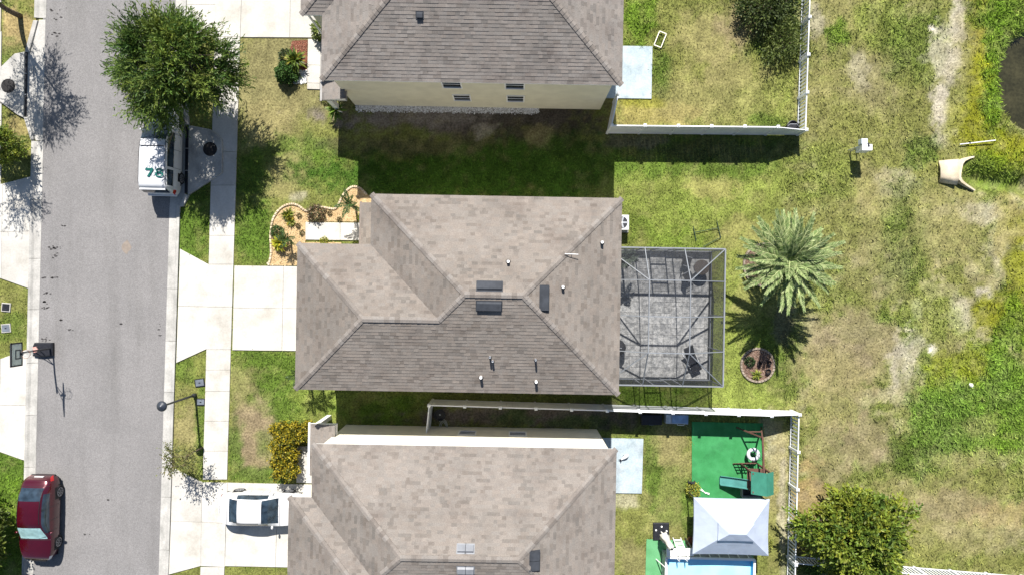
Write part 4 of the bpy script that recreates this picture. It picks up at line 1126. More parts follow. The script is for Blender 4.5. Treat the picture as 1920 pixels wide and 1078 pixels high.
# deck boxes and toys
db = P(1270, 786, .6)
e = thing('deck_box', 'pale grey deck box with blue lid in the fence shadow', 'deck box', (db.x, db.y, 0), math.radians(-2))
q = MB(); q.box((0, 0, .28), (1.26, .52, .56)); q.build('box', mat('grey_box', (.42, .45, .50), .5), e, world=False, bevel=.02)
q = MB(); q.box((.16, .02, .59), (.90, .44, .05)); q.build('lid', mat('blue_lid', (.22, .33, .52), .4, var=.15), e, world=False, bevel=.015)
q = MB(); q.box((-.5, .0, .58), (.26, .48, .04)); q.build('side_shelf', mat('shelf', (.50, .53, .58), .5), e, world=False)
q = MB(); q.tube([(.02, -.27, .5), (.05, -.33, .5), (.4, -.33, .5), (.43, -.27, .5)], .018, 6); q.build('handle', WHITE, e, world=False)
bb = P(1221, 786, .4)
e = thing('storage_bin', 'black storage bin left of the deck box in the fence shadow', 'bin', (bb.x, bb.y, 0))
q = MB(); q.prism([(-.55, -.25), (.55, -.25), (.55, .25), (-.55, .25)], 0, .5); q.build('bin', BLACKP, e, world=False)
q = MB(); q.prism([(-.58, -.28), (.58, -.28), (.58, .28), (-.58, .28)], .5, .56, chamfer=.02); q.build('lid', BLACKP, e, world=False)
q = MB(); q.box((.0, -.29, .45), (.24, .03, .04)); q.build('handle', GREYM, e, world=False)
wt = P(1171, 855)
e = thing('fish_toy', 'small white toy with forked tail on the lower grey patio slab', 'toy', (wt.x, wt.y, .06), math.radians(35))
q = MB(); vsx = []; prof = [(-.26, .02), (-.18, .04), (-.05, .09), (.08, .105), (.18, .08), (.25, .02)]
for x, r_ in prof:
    for k in range(10):
        t = 2 * PI * k / 10; vsx.append((x, r_ * math.cos(t), .12 + r_ * math.sin(t)))
q.add(vsx, [(i * 10 + k, i * 10 + (k + 1) % 10, (i + 1) * 10 + (k + 1) % 10, (i + 1) * 10 + k) for i in range(5) for k in range(10)] + [tuple(range(10)), tuple(reversed(range(50, 60)))])
q.build('body', WHITE, e, world=False, smooth=True)
q = MB(); q.prism([(-.24, -.02), (-.38, -.11), (-.33, 0), (-.38, .11), (-.24, .02)], .10, .13); q.build('tail', BLACKP, e, world=False)
for s in (-1, 1):
    q = MB(); q.prism([(.05, s * .08), (-.03, s * .17), (.0, s * .08)], .08, .11); q.build('fin', BLACKP, e, world=False)
bk = P(1303, 910, .3)
e = thing('toy_kart', 'small black toy kart on the green turf', 'toy', (bk.x - .15, bk.y, .035))
q = MB(); q.box((0, 0, .18), (.26, .42, .10)); q.build('body', BLACKP, e, world=False, bevel=.02)
q = MB(); q.box((0, .16, .32), (.22, .05, .2)); q.build('backrest', BLACKP, e, world=False, bevel=.01)
wm_ = MB().tube([(-.03, 0, 0), (.03, 0, 0)], .10, 12).mesh('wheel', BLACKP)
for sx in (-.17, .17):
    for sy in (-.15, .15): piece('wheel', wm_, e, (sx, sy, .10))
e = thing('sun_lounger_frame', 'folded white chair frame lying on the turf near the gazebo', 'chair', P(1319, 922))
for a, b in (((-.2, .15), (.3, -.12)), ((-.15, .22), (.1, -.05)), ((.1, .0), (.32, -.05))):
    q = MB(); q.tube([(*a, .06), (*b, .09)], .022, 6); q.build('frame_tube', WHITE, e, world=False)

# planter box with pots under the slide tower
bx = P(1408, 921, .3)
e = thing('toy_crate', 'grey crate of toys beneath the play set tower', 'crate', (bx.x, bx.y, .035))
for (cx, cy, sx, sy) in ((0, .28, 1.0, .04), (0, -.28, 1.0, .04), (-.5, 0, .04, .6), (.5, 0, .04, .6)):
    q = MB(); q.box((cx, cy, .18), (sx, sy, .36)); q.build('side_panel', mat('crate_grey', (.25, .26, .28), .7), e, world=False)
q = MB(); q.box((0, 0, .05), (.96, .52, .04)); q.build('bottom_panel', BLACKP, e, world=False)
# ------------------------------------------------------------------ field things
pp = P(1600, 284)
e = thing('utility_pedestal', 'white utility boxes on two thin posts standing in the field', 'utility box', (pp.x, pp.y, 0))
for s in (-.17, .17):
    q = MB(); q.box((s, .0, .75), (.05, .05, 1.5)); q.build('post', GREYM, e, world=False)
q = MB(); q.box((.04, -.08, 1.10), (.56, .34, .75)); q.build('main_box', WHITE, e, world=False, bevel=.02)
q = MB(); q.box((-.10, .26, 1.26), (.34, .30, .40)); q.build('meter_box', mat('meter_grey', (.60, .66, .72), .5), e, world=False, bevel=.02)
q = MB(); q.box((.10, .06, 1.484), (.10, .22, .02)); q.build('cover_plate', DARKM, e, world=False)
q = MB(); q.tube([(-.3, .05, 0), (-.12, .1, 1.2)], .025, 6); q.build('conduit', GREYM, e, world=False)
# culvert headwall: mitred concrete end with two wings
e = thing('culvert_end', 'tan concrete culvert end with two flared wings at the ditch', 'culvert', P(1775, 327))
o3 = P(1775, 327)
def cw(u, v, z): w = P(u, v); return Vector((w.x - o3.x, w.y - o3.y, z))
q = MB()
sec = [[(1760, 304), (1759, 318), (1759, 332), (1761, 340)], [(1776, 303), (1777, 318), (1778, 334), (1776, 343)], [(1792, 302), (1790, 318), (1790, 335), (1790, 346)]]
ztop = [[-.05, .16, .17, -.05], [.05, .26, .27, .02], [.18, .34, .34, .15]]
vsx = [cw(*sec[i][k], ztop[i][k]) for i in range(3) for k in range(4)]
q.add(vsx, [(i * 4 + k, i * 4 + k + 1, i * 4 + k + 5, i * 4 + k + 4) for i in range(2) for k in range(3)])
so = q.build('barrel_top', CONC_T, e, world=False, smooth=True); mo = so.modifiers.new('solid', 'SOLIDIFY'); mo.thickness = .14; mo.offset = 1
def wing(path, thick, name='wing_wall'):
    q = MB(); L_, R_ = [], []
    for i, (u, v, zt_, th) in enumerate(path):
        a = cw(u, v, 0); p0 = cw(*path[max(i - 1, 0)][:2], 0); p1 = cw(*path[min(i + 1, len(path) - 1)][:2], 0)
        d = (p1 - p0).normalized(); nn = Vector((-d.y, d.x, 0)) * th
        L_.append((a + nn, zt_)); R_.append((a - nn, zt_))
    n = len(path)
    vsx = [(p.x, p.y, -.8) for p, z in L_] + [(p.x, p.y, z) for p, z in L_] + [(p.x, p.y, z) for p, z in R_] + [(p.x, p.y, -.8) for p, z in R_]
    fs = [(r_ * n + i, r_ * n + i + 1, (r_ + 1) * n + i + 1, (r_ + 1) * n + i) for r_ in range(3) for i in range(n - 1)]
    fs += [(0, n, 2 * n, 3 * n), (n - 1, 4 * n - 1, 3 * n - 1, 2 * n - 1)]
    q.add(vsx, fs); q.build(name, CONC_T, e, world=False)
wing([(1826, 294.5, .05, .04), (1815, 297, .16, .06), (1803, 301, .26, .10), (1795, 306, .34, .16), (1790.5, 314, .38, .19), (1789.5, 326, .40, .15), (1791, 335, .38, .10), (1797, 342, .32, .07), (1809, 349, .22, .05), (1827, 357.5, .06, .035)], .1)
exclude([P(1756, 300), P(1826, 293), P(1800, 320), P(1826, 360), P(1758, 342)])
pl0, pl1 = P(1797, 272), P(1862, 265)
q = MB(); q.tube([pl0 - pl0 + Vector((0, 0, .12)), pl1 - pl0 + Vector((0, 0, .2))], .03, 6)
e = thing('white_pole', 'thin white pole lying in the grass by the pond', 'pole', pl0)
q.build('tube', WHITE, e, world=False)
q = MB(); q.box((.55, .1, .06), (.06, .06, .3)); q.build('stake', DARKM, e, world=False)
def rock(u, v, s, label, material, seed, group=None, z=0):
    r = random.Random(seed); q = MB(); vsx = []
    p = P(u, v)
    for i, (zz, f) in enumerate(((-.05, .8), (.12, 1), (.3, .85), (.42, .4))):
        for k in range(8):
            t = 2 * PI * k / 8; w = s * f * r.uniform(.75, 1.1); vsx.append((w * math.cos(t), w * math.sin(t) * .75, zz * s * 1.6))
    q.add(vsx, [(i * 8 + k, i * 8 + (k + 1) % 8, (i + 1) * 8 + (k + 1) % 8, (i + 1) * 8 + k) for i in range(3) for k in range(8)] + [tuple(range(24, 32))])
    o = q.build('rock', material, None, world=False); o.location = (p.x, p.y, z); o.rotation_euler = (0, 0, r.uniform(0, 6)); reg(o)
    return tag(o, label, 'rock', group)
ROCKW = mat('white_rock', (.66, .64, .60), .85, fine=.1)
rock(1820, 721, .17, 'white rock lying in the bright green grass', ROCKW, 3)
# hurdle-like frame on the lawn
e = thing('garden_hurdle', 'thin dark green metal frame lying on the lawn behind the screened patio', 'garden stand', P(1320, 435))
c0 = P(1320, 435)
for a, b in (((1300, 437), (1346, 428)), ((1299, 426), (1305, 452)), ((1343, 414), (1351, 447)), ((1350, 446), (1318, 463))):
    A, B = P(*a) - c0, P(*b) - c0
    q = MB(); q.tube([A + Vector((0, 0, .10)), B + Vector((0, 0, .07))], .02, 6); q.build('frame_tube', mat('dark_green_metal', (.03, .06, .04), .5), e, world=False)
# white rectangular frame on the upper lawn
e = thing('white_trellis', 'small white rectangular frame lying on grass beside the upper patio slab', 'trellis', P(1237, 76), math.radians(-22))
for cx, cy, sx, sy in ((-.21, 0, .05, .84), (.21, 0, .05, .84), (0, .42, .47, .05), (0, -.42, .47, .05)):
    q = MB(); q.box((cx, cy, .12), (sx, sy, .05)); q.build('frame_bar', mat('cream_paint', (.74, .70, .58), .6), e, world=False)
# black bin in the fence corner
e = thing('round_bin', 'dark round bin in the corner of the upper white fence', 'bin', P(1480, 241))
q = MB(); q.lathe([(.26, 0), (.31, .5), (.33, .52), (.30, .53), (.28, .40)], 20); q.build('bin', BLACKP, e, world=False)
q = MB(); q.tube([(-.3, 0, .5), (-.2, .1, .6), (.2, .1, .6), (.3, 0, .5)], .014, 6); q.build('handle', GREYM, e, world=False)
# ------------------------------------------------------------------ vehicles
def smooth_interp(keys, t):
    """Catmull-Rom style interpolation through (t, value) keys"""
    ks = sorted(keys)
    if t <= ks[0][0]: return ks[0][1]
    if t >= ks[-1][0]: return ks[-1][1]
    for i in range(len(ks) - 1):
        if ks[i][0] <= t <= ks[i + 1][0]:
            (t1, p1), (t2, p2) = ks[i], ks[i + 1]
            s = (t - t1) / (t2 - t1)
            m1 = (p2 - ks[i - 1][1]) / (t2 - ks[i - 1][0]) if i > 0 else (p2 - p1) / (t2 - t1)
            m2 = (ks[i + 2][1] - p1) / (ks[i + 2][0] - t1) if i + 2 < len(ks) else (p2 - p1) / (t2 - t1)
            d = t2 - t1
            if (p2 - p1) == 0: m1 = m2 = 0
            h = (2 * s ** 3 - 3 * s ** 2 + 1) * p1 + (s ** 3 - 2 * s ** 2 + s) * m1 * d + (-2 * s ** 3 + 3 * s ** 2) * p2 + (s ** 3 - s ** 2) * m2 * d
            return h
TYRE = mat('tyre_rubber', (.018, .018, .02), .8)
RIM = mat('alloy_rim', (.42, .43, .45), .35, metallic=.7)
CGLASS = mat('car_glass', (.022, .036, .052), .05, var=.4, scale=3, spec=.8)
CTRIM = mat('black_trim', (.015, .015, .017), .5)
LAMPW = mat('headlamp_glass', (.55, .57, .6), .1, spec=.8)
LAMPR = mat('tail_lamp', (.35, .01, .012), .15, spec=.7)

def vehicle(name, label, cat, loc, yaw, paint, L, W, half, belt, roof, rhalf, ws, rw, wheels, wr, pillars, roof_edge=.10, shade=None, groove=True, rails=None, extra=None):
    """front towards +x. half/belt/roof/rhalf: keys over x (0 rear .. L front); ws/rw: windscreen / rear window x range; pillars: side glass x ranges"""
    e = thing(name, label, cat, (loc[0], loc[1], .022), yaw)
    nx_, xs_ = 72, None
    xs_ = [L * (0.5 - 0.5 * math.cos(PI * i / nx_)) * .25 + L * i / nx_ * .75 for i in range(nx_ + 1)]
    NS = 9
    rows = []
    for x in xs_:
        w, b, rz_, rh = (smooth_interp(k, x) for k in (half, belt, roof, rhalf))
        rz_ = max(rz_, b + .012)
        rh = min(rh, w - .05)
        g = rz_ - b
        bulge = min(.05, g * .1)
        right = [(w - .10, .20), (w - .03, .30), (w, .48), (w + .005, b * .62 + .14), (w - .015, b - .07), (w - .05, b)]
        gl = []
        for k in range(1, 7):                      # side glass up to the roof edge
            t = k / 6
            y = (w - .05) + (rh - (w - .05)) * t + bulge * math.sin(PI * t)
            gl.append((y, b + (g - min(roof_edge, g) * .55) * t))
        top = []
        ye, zc = gl[-1]
        for k in range(1, 6):
            t = k / 5
            top.append((ye * (1 - t), zc + (rz_ - zc) * (1 - (1 - t) ** 2.6)))
        half_ = right + gl + top
        rows.append([Vector((x - L / 2, y, z)) for y, z in half_] + [Vector((x - L / 2, -y, z)) for y, z in half_[-2::-1]])
    nc = len(rows[0]); hn = (nc + 1) // 2
    groups = {}
    def put(key, i, j):
        g_ = groups.setdefault(key, MB())
        q = [rows[i][j], rows[i][j + 1], rows[i + 1][j + 1], rows[i + 1][j]]
        g_.add(q, [(0, 1, 2, 3)])
    for i in range(nx_):
        xm = (xs_[i] + xs_[i + 1]) / 2
        for j in range(nc - 1):
            jj = j if j < hn - 1 else nc - 2 - j
            side = 0 if j < hn - 1 else 1
            zm = sum(rows[a][b_].z for a in (i, i + 1) for b_ in (j, j + 1)) / 4
            key = 'body'
            if jj <= 2:
                for wx in wheels:
                    if math.hypot(xm - wx, zm - wr) < wr + .07: key = ('wheel_arch', side, wx)
            if 6 <= jj <= 9:
                for k, (a, b_) in enumerate(pillars):
                    if a <= xm <= b_: key = ('side_window', side, k)
            if jj >= 11 and ws[0] <= xm <= ws[1]: key = 'windscreen'
            if jj >= 11 and rw and rw[0] <= xm <= rw[1]: key = 'rear_window'
            if jj in (3, 4) and xm > L - .38: key = ('headlight', side)
            if jj in (3, 4) and xm < .22: key = ('tail_light', side)
            if jj == 0: key = 'sill' if key == 'body' else key
            put(key, i, j)
    def weld(g_):
        ids, v2, f2 = {}, [], []
        for f in g_.f:
            nf = []
            for k in f:
                p = tuple(round(c, 5) for c in g_.v[k])
                if p not in ids: ids[p] = len(v2); v2.append(p)
                if not nf or nf[-1] != ids[p]: nf.append(ids[p])
            if len(set(nf)) >= 3: f2.append(tuple(nf))
        g_.v, g_.f = v2, f2
    # end caps and underside
    b_ = groups['body']
    for i, rev in ((0, False), (nx_, True)):
        r_ = rows[i]; f = tuple(range(nc)); b_.add(r_, [tuple(reversed(f)) if not rev else f])
    names = {'body': paint, 'wheel_arch': CTRIM, 'windscreen': shade or CGLASS, 'rear_window': CGLASS, 'sill': CTRIM}
    for key, g_ in groups.items():
        weld(g_)
        nm = key if isinstance(key, str) else key[0]
        mt = names.get(nm) or {'wheel_arch': CTRIM, 'side_window': CGLASS, 'headlight': LAMPW, 'tail_light': LAMPR}[nm]
        g_.f = [tuple(reversed(f)) for f in g_.f]
        g_.build(nm, mt, e, world=False, smooth=(nm != 'sill'))
    q = MB(); q.box((0, 0, .22), (L - .5, W - .25, .06)); q.build('underside', CTRIM, e, world=False)
    # panel lines: roof-to-door seam strips, bumper grooves
    for s in (-1, 1):
        pts = []
        for i in range(0, nx_ + 1, 4):
            if pillars[0][0] - .3 <= xs_[i] <= ws[0] + .05:
                r_ = rows[i]; p = r_[11] if s > 0 else r_[nc - 12]
                pts.append(p + Vector((0, 0, .006)))
        if len(pts) > 2:
            q = MB(); q.tube(pts, .014 if not rails else .022, 5); q.build('roof_rail' if rails else 'roof_seam', rails or CTRIM, e, world=False)
    # shut lines of bonnet, boot and doors
    def seam(x, j0, j1):
        i = min(range(nx_ + 1), key=lambda k: abs(xs_[k] - x)); q = MB()
        q.tube([rows[i][j] + Vector((0, 0, .002)) for j in range(j0, j1)], .009, 4); q.build('shut_line', CTRIM, e, world=False)
    seam(ws[1] + .10, 5, nc - 5); seam(L - .22, 6, nc - 6)
    if rw and rw[0] > .3: seam(rw[0] - .10, 6, nc - 6)
    for x in (pillars[1][0], pillars[-1][0], pillars[-1][1] - .05):
        seam(x, 2, 7); seam(x, nc - 7, nc - 2)
    # wipers, grille, mirrors, plate
    xw = ws[1] - L / 2
    for s in (-.35, .25):
        zz = smooth_interp(belt, ws[1]) + .07
        q = MB(); q.tube([(xw + .02, s, zz), (xw - .12, s + .45, zz + .06)], .012, 5); q.build('wiper', CTRIM, e, world=False)
    mb_ = smooth_interp(belt, ws[1] - .25); wv = smooth_interp(half, ws[1] - .25)
    for s in (-1, 1):
        q = MB(); q.lathe([(.02, 0), (.075, .04), (.085, .10), (.05, .16)], 10)
        q.v = [(ws[1] - L / 2 - .32 + v[0] * .8, s * (wv + .015 + v[1] * 1.3), mb_ + v[2] - .02) for v in q.v]
        q.build('wing_mirror', paint, e, world=False, smooth=True)
    q = MB(); q.box((L / 2 - .03, 0, .62), (.06, W * .45, .14)); q.build('grille', CTRIM, e, world=False, bevel=.02)
    q = MB(); q.box((-L / 2 + .01, 0, .75), (.03, .5, .12)); q.build('number_plate', WHITE, e, world=False)
    q = MB(); q.box((-L / 2 + .03, 0, .40), (.10, W * .72, .12)); q.build('rear_bumper_trim', CTRIM, e, world=False, bevel=.02)
    # wheels
    ty = MB(); prof = [(wr * .62, -.10), (wr * .93, -.11), (wr, -.07), (wr, .07), (wr * .93, .11), (wr * .62, .10)]
    ty.lathe(prof, 28); ty.v = [(x, z, y) for x, y, z in ty.v]
    tm = ty.mesh('tyre', TYRE, smooth=True)
    rmb = MB(); rmb.lathe([(wr * .66, -.095), (wr * .66, .06), (wr * .60, .09), (wr * .58, .05), (wr * .12, .055), (wr * .10, .09)], 24)
    rmb.v = [(x, z, y) for x, y, z in rmb.v]
    rm = rmb.mesh('rim', CTRIM)
    sp = MB()
    for k in range(7):
        t = 2 * PI * k / 7
        sp.beam((wr * .10 * math.cos(t), .075, wr * .10 * math.sin(t)), (wr * .62 * math.cos(t), .09, wr * .62 * math.sin(t)), .06, .03)
    for k in range(24):
        t0, t1 = 2 * PI * k / 24, 2 * PI * (k + 1) / 24
        sp.beam((wr * .62 * math.cos(t0), .092, wr * .62 * math.sin(t0)), (wr * .62 * math.cos(t1), .092, wr * .62 * math.sin(t1)), .04, .03)
    spm = sp.mesh('spokes', RIM)
    for wx in wheels:
        for s in (-1, 1):
            wy = smooth_interp(half, wx) - .10
            t_ = piece('wheel', tm, e, (wx - L / 2, s * wy, wr), (0, 0, 0 if s > 0 else PI))
            piece('rim', rm, t_, (0, 0, 0)); piece('spokes', spm, t_, (0, 0.005, 0))
    return e, rows, xs_

RED = mat('deep_red_paint', (0.068, 0.002, 0.010), .22, var=.08, scale=1.5, metallic=.35, spec=.5, coat=1.0)
WHP = mat('white_car_paint', (.60, .60, .605), .25, var=.02, spec=.5, coat=.6)
WHV = mat('white_van_paint', (.58, .59, .61), .3, var=.03, spec=.5, coat=.4)
SHADE = mat('silver_sunshade', (.42, .66, .66), .35, var=.15, scale=4, metallic=.1)
# red SUV, nose towards the bottom of the picture
suvL = 4.78
vehicle('parked_suv', 'dark red SUV parked on the left kerb with a silver sunshade behind its windscreen', 'car', (-26.52, -12.95), math.radians(-90 - 1.3), RED, suvL, 1.88,
    half=[(0, .62), (.10, .74), (.35, .86), (.9, .93), (2.4, .94), (3.7, .92), (4.3, .84), (4.6, .70), (suvL, .50)],
    belt=[(0, .55), (.06, .80), (.35, .98), (1.0, 1.06), (2.5, 1.02), (3.2, 1.02), (3.5, 1.00), (4.3, .90), (4.62, .78), (suvL, .52)],
    roof=[(0, .56), (.08, .98), (.30, 1.14), (.75, 1.46), (1.25, 1.62), (1.9, 1.67), (2.5, 1.62), (3.35, 1.10), (3.6, 1.04), (4.3, .94), (4.62, .80), (suvL, .53)],
    rhalf=[(0, .50), (.30, .66), (.7, .60), (1.3, .60), (2.4, .60), (3.3, .74), (3.6, .74), (4.4, .62), (suvL, .42)],
    ws=(2.62, 3.34), rw=(.52, 1.12), wheels=(.95, 3.78), wr=.37, pillars=[(.80, 1.60), (1.60, 2.28), (2.28, 2.98)], shade=SHADE)
# white saloon, nose under the eave
sedL = 4.85
vehicle('parked_sedan', 'white saloon car parked on the lower driveway with its nose under the eave', 'car', (-13.98, -12.38), math.radians(-1.0), WHP, sedL, 1.85,
    half=[(0, .58), (.12, .72), (.4, .84), (1.0, .915), (2.5, .925), (3.8, .91), (4.4, .82), (4.7, .66), (sedL, .45)],
    belt=[(0, .52), (.06, .80), (.4, .99), (1.0, 1.00), (2.5, .95), (3.2, .95), (3.6, .92), (4.4, .80), (4.72, .66), (sedL, .48)],
    roof=[(0, .53), (.08, .84), (.42, 1.05), (.70, 1.09), (1.0, 1.25), (1.35, 1.40), (1.9, 1.46), (2.5, 1.42), (3.4, 1.03), (3.65, .96), (4.4, .83), (4.72, .68), (sedL, .49)],
    rhalf=[(0, .46), (.4, .66), (1.0, .62), (1.5, .63), (2.4, .62), (3.4, .70), (3.7, .72), (4.4, .62), (sedL, .38)],
    ws=(2.60, 3.40), rw=(.66, 1.22), wheels=(.98, 3.80), wr=.34, pillars=[(1.15, 1.75), (1.75, 2.40), (2.40, 2.88)])
# white minivan taxi facing up the street
vanL = 5.0
van, vrows, vxs = vehicle('parked_van', 'white taxi van with green number on its roof parked under the large tree', 'van', (-19.62, 7.72), math.radians(90 - 1.4), WHV, vanL, 1.92,
    half=[(0, .74), (.10, .86), (.4, .94), (1.0, .965), (2.8, .965), (4.0, .94), (4.5, .84), (4.8, .70), (vanL, .50)],
    belt=[(0, .60), (.05, .92), (.3, 1.06), (1.2, 1.08), (2.8, 1.04), (3.6, 1.02), (3.9, 1.00), (4.5, .86), (4.8, .72), (vanL, .50)],
    roof=[(0, .62), (.05, 1.02), (.16, 1.50), (.34, 1.74), (1.0, 1.80), (2.0, 1.81), (2.7, 1.76), (3.0, 1.66), (3.85, 1.12), (4.1, 1.02), (4.5, .90), (4.8, .74), (vanL, .51)],
    rhalf=[(0, .62), (.2, .72), (1.0, .73), (2.6, .71), (3.0, .70), (3.9, .80), (4.4, .64), (vanL, .42)],
    ws=(2.92, 3.84), rw=(.05, .22), wheels=(.95, 4.02), wr=.34, pillars=[(.40, 1.25), (1.38, 2.45), (2.45, 3.35)])
GRN = mat('dark_green_lettering', (.0, .10, .085), .5, var=.05)
tp_ = P(290, 324, 1.82)
def digit(strokes, cx, cy, z, wd, parent):
    """painted numeral from flat stroke polygons in a unit box"""
    m = MB()
    R_ = Matrix.Rotation(math.radians(-1.4), 3, 'Z')
    for poly in strokes:
        m.prism([Vector((cx, cy, 0)) + R_ @ Vector((x * wd, y * .46, 0)) for x, y in poly], z - .012, z)
    return m.build('roof_numeral', GRN, parent)
SEVEN = [[(-.5, .5), (.5, .5), (.5, .26), (-.5, .26)], [(.18, .26), (.5, .26), (.02, -.5), (-.32, -.5)]]
def ring_strokes(cx, cy, rx, ry, t):
    out = []
    for k in range(16):
        a, b = 2 * PI * k / 16, 2 * PI * (k + 1) / 16
        out.append([(cx + rx * math.cos(a), cy + ry * math.sin(a)), (cx + rx * math.cos(b), cy + ry * math.sin(b)), (cx + (rx - t) * math.cos(b), cy + (ry - t * .8) * math.sin(b)), (cx + (rx - t) * math.cos(a), cy + (ry - t * .8) * math.sin(a))])
    return out
digit(SEVEN, tp_.x - .27, tp_.y + .005, 1.876, .42, van)
digit(ring_strokes(0, .27, .46, .27, .17), tp_.x + .27, tp_.y - .008, 1.876, .42, van)
digit(ring_strokes(0, -.23, .54, .31, .19), tp_.x + .27, tp_.y - .008, 1.8745, .42, van)
m = MB(); m.box((2.62 - vanL / 2 - .12, 0, 1.80), (.035, 1.30, .03)); m.build('roof_bar', CTRIM, van, world=False)
m = MB(); m.lathe([(.03, 1.80), (.025, 1.86)], 8, (1.75 - vanL / 2, .02, 0)); m.build('aerial_base', CTRIM, van, world=False)
m = MB(); m.add([(-vanL / 2 + x_, y_, z_) for x_, y_, z_ in ((.025, -.74, 1.08), (.025, .74, 1.08), (.10, .70, 1.50), (.10, -.70, 1.50))], [(3, 2, 1, 0)]); m.build('rear_window', CGLASS, van, world=False)
m = MB(); m.box((-vanL / 2 - .02, 0, .50), (.14, 1.62, .16)); m.build('rear_bumper', WHV, van, world=False, bevel=.04)
m = MB(); m.box((-vanL / 2 + .16, 0, 1.60), (.10, 1.45, .05)); m.build('rear_spoiler', WHV, van, world=False, bevel=.015)

# ------------------------------------------------------------------ street furniture
lb = P(366, 740)
e = thing('street_lamp', 'black street lamp with round hood on the grass strip by the street', 'street lamp', (lb.x, lb.y, 0))
m = MB(); m.lathe([(.11, -.05), (.11, .25), (.065, .32), (.05, 3.3), (.045, 3.45)], 14); m.build('pole', DARKM, e, world=False)
m = MB(); m.lathe([(.10, 3.40), (.13, 3.44), (.10, 3.50)], 14); m.build('collar', DARKM, e, world=False)
m = MB(); m.lathe([(.13, 3.5), (.17, 3.62), (.17, 3.72)], 14); m.build('lantern', LAMPW, e, world=False)
m = MB(); m.lathe([(.27, 3.70), (.27, 3.73), (.20, 3.80), (.09, 3.86), (.03, 3.92)], 20); m.build('hood', mat('lamp_hood', (.03, .036, .05), .4, spec=.5), e, world=False, smooth=True)

bx_, by_ = -26.30, -3.55
e = thing('basketball_hoop', 'portable black basketball hoop standing at the left kerb facing the street', 'basketball hoop', (bx_, by_, .03))
m = MB()
m.prism([(-.95, -.34), (-.45, -.40), (.18, -.32), (.18, .42), (-.85, .42), (-.95, .2)], 0, .22, chamfer=.06); m.build('base', BLACKP, e, world=False)
m = MB(); m.box((-.74, .05, .235), (.26, .30, .02), rz=.2); m.build('warning_label', mat('pink_label', (.62, .30, .26), .6, var=.2, scale=12), e, world=False)
m = MB(); m.tube([(.08, .1, .1), (.06, .08, 1.6), (.10, .06, 2.9)], .05, 10); m.build('pole', DARKM, e, world=False)
for s in (-1, 1):
    m = MB(); m.tube([(-.75, .05 + s * .2, .2), (.06, .08, 1.1)], .022, 6); m.build('brace', DARKM, e, world=False)
    m = MB(); m.tube([(.10, .06 + s * .04, 2.5), (.40, .06 + s * .18, 3.2)], .02, 6); m.build('backboard_arm', DARKM, e, world=False)
BB = mat('backboard_acrylic', (.80, .84, .80), .3, var=.06, translucent=.45)
m = MB(); m.box((.44, .06, 3.35), (.03, 1.10, .74)); bbd = m.build('backboard', BB, e, world=False)
m = MB()
for (cy, cz, sy, sz) in ((.06, 3.74, 1.2, .07), (.06, 2.96, 1.2, .07), (-.53, 3.35, .07, .84), (.65, 3.35, .07, .84)): m.box((.44, cy, cz), (.06, sy, sz))
m.build('backboard_frame', DARKM, bbd, world=False)
m = MB()
for (cy, cz, sy, sz) in ((.06, 3.42, .46, .05), (.06, 3.10, .46, .05), (-.16, 3.26, .05, .36), (.28, 3.26, .05, .36)): m.box((.463, cy, cz), (.02, sy, sz))
m.build('target_square', DARKM, bbd, world=False)
m = MB(); m.tube([(.72 + .23 * math.cos(t), .06 + .23 * math.sin(t), 3.05) for t in np.linspace(0, 2 * PI, 25)], .01, 6, cap=False); m.build('rim', mat('orange_rim', (.25, .10, .05), .5), e, world=False)
for k in range(10):
    t = 2 * PI * k / 10
    m = MB(); m.tube([(.72 + .23 * math.cos(t), .06 + .23 * math.sin(t), 3.04), (.72 + .13 * math.cos(t + .3), .06 + .13 * math.sin(t + .3), 2.66)], .006, 4); m.build('net_cord', WHITE, e, world=False)
m = MB(); m.box((.44, .06, 3.05), (.30, .12, .02)); m.build('rim_bracket', DARKM, e, world=False)
# ground boxes
def ground_box(u, v, w, d, label, material, rot=0, bolt=True):
    p = P(u, v); e = thing('meter_box', label, 'meter box', (p.x, p.y, 0), math.radians(rot))
    m = MB(); m.prism([(-w / 2 - .05, -d / 2 - .05), (w / 2 + .05, -d / 2 - .05), (w / 2 + .05, d / 2 + .05), (-w / 2 - .05, d / 2 + .05)], -.05, .05, chamfer=.01); m.build('rim', CONC_K if bolt else BLACKP, e, world=False)
    m = MB(); m.prism([(-w / 2, -d / 2), (w / 2, -d / 2), (w / 2, d / 2), (-w / 2, d / 2)], 0, .065, chamfer=.01); l = m.build('lid', material, e, world=False)
    m = MB(); m.box((0, 0, .07), (.10, .05, .02)); m.build('finger_slot', BLACKP, l, world=False)
    exclude([(p.x - w / 2, p.y - d / 2), (p.x + w / 2, p.y - d / 2), (p.x + w / 2, p.y + d / 2), (p.x - w / 2, p.y + d / 2)])
LIDG = mat('grey_lid', (.13, .15, .18), .6, var=.15)
ground_box(375, 717, .46, .36, 'grey meter box lid nearer the middle driveway on the grass strip', LIDG, 8, False)
ground_box(377, 753, .40, .30, 'grey meter box lid right beside the street lamp foot', LIDG, 0, False)
ground_box(12, 576, .42, .40, 'dark meter box lid in the left lawn, the upper of two', BLACKP, -5)
ground_box(12, 615, .44, .40, 'bluish grey meter box lid in the left lawn, the lower of two', LIDG, 5)
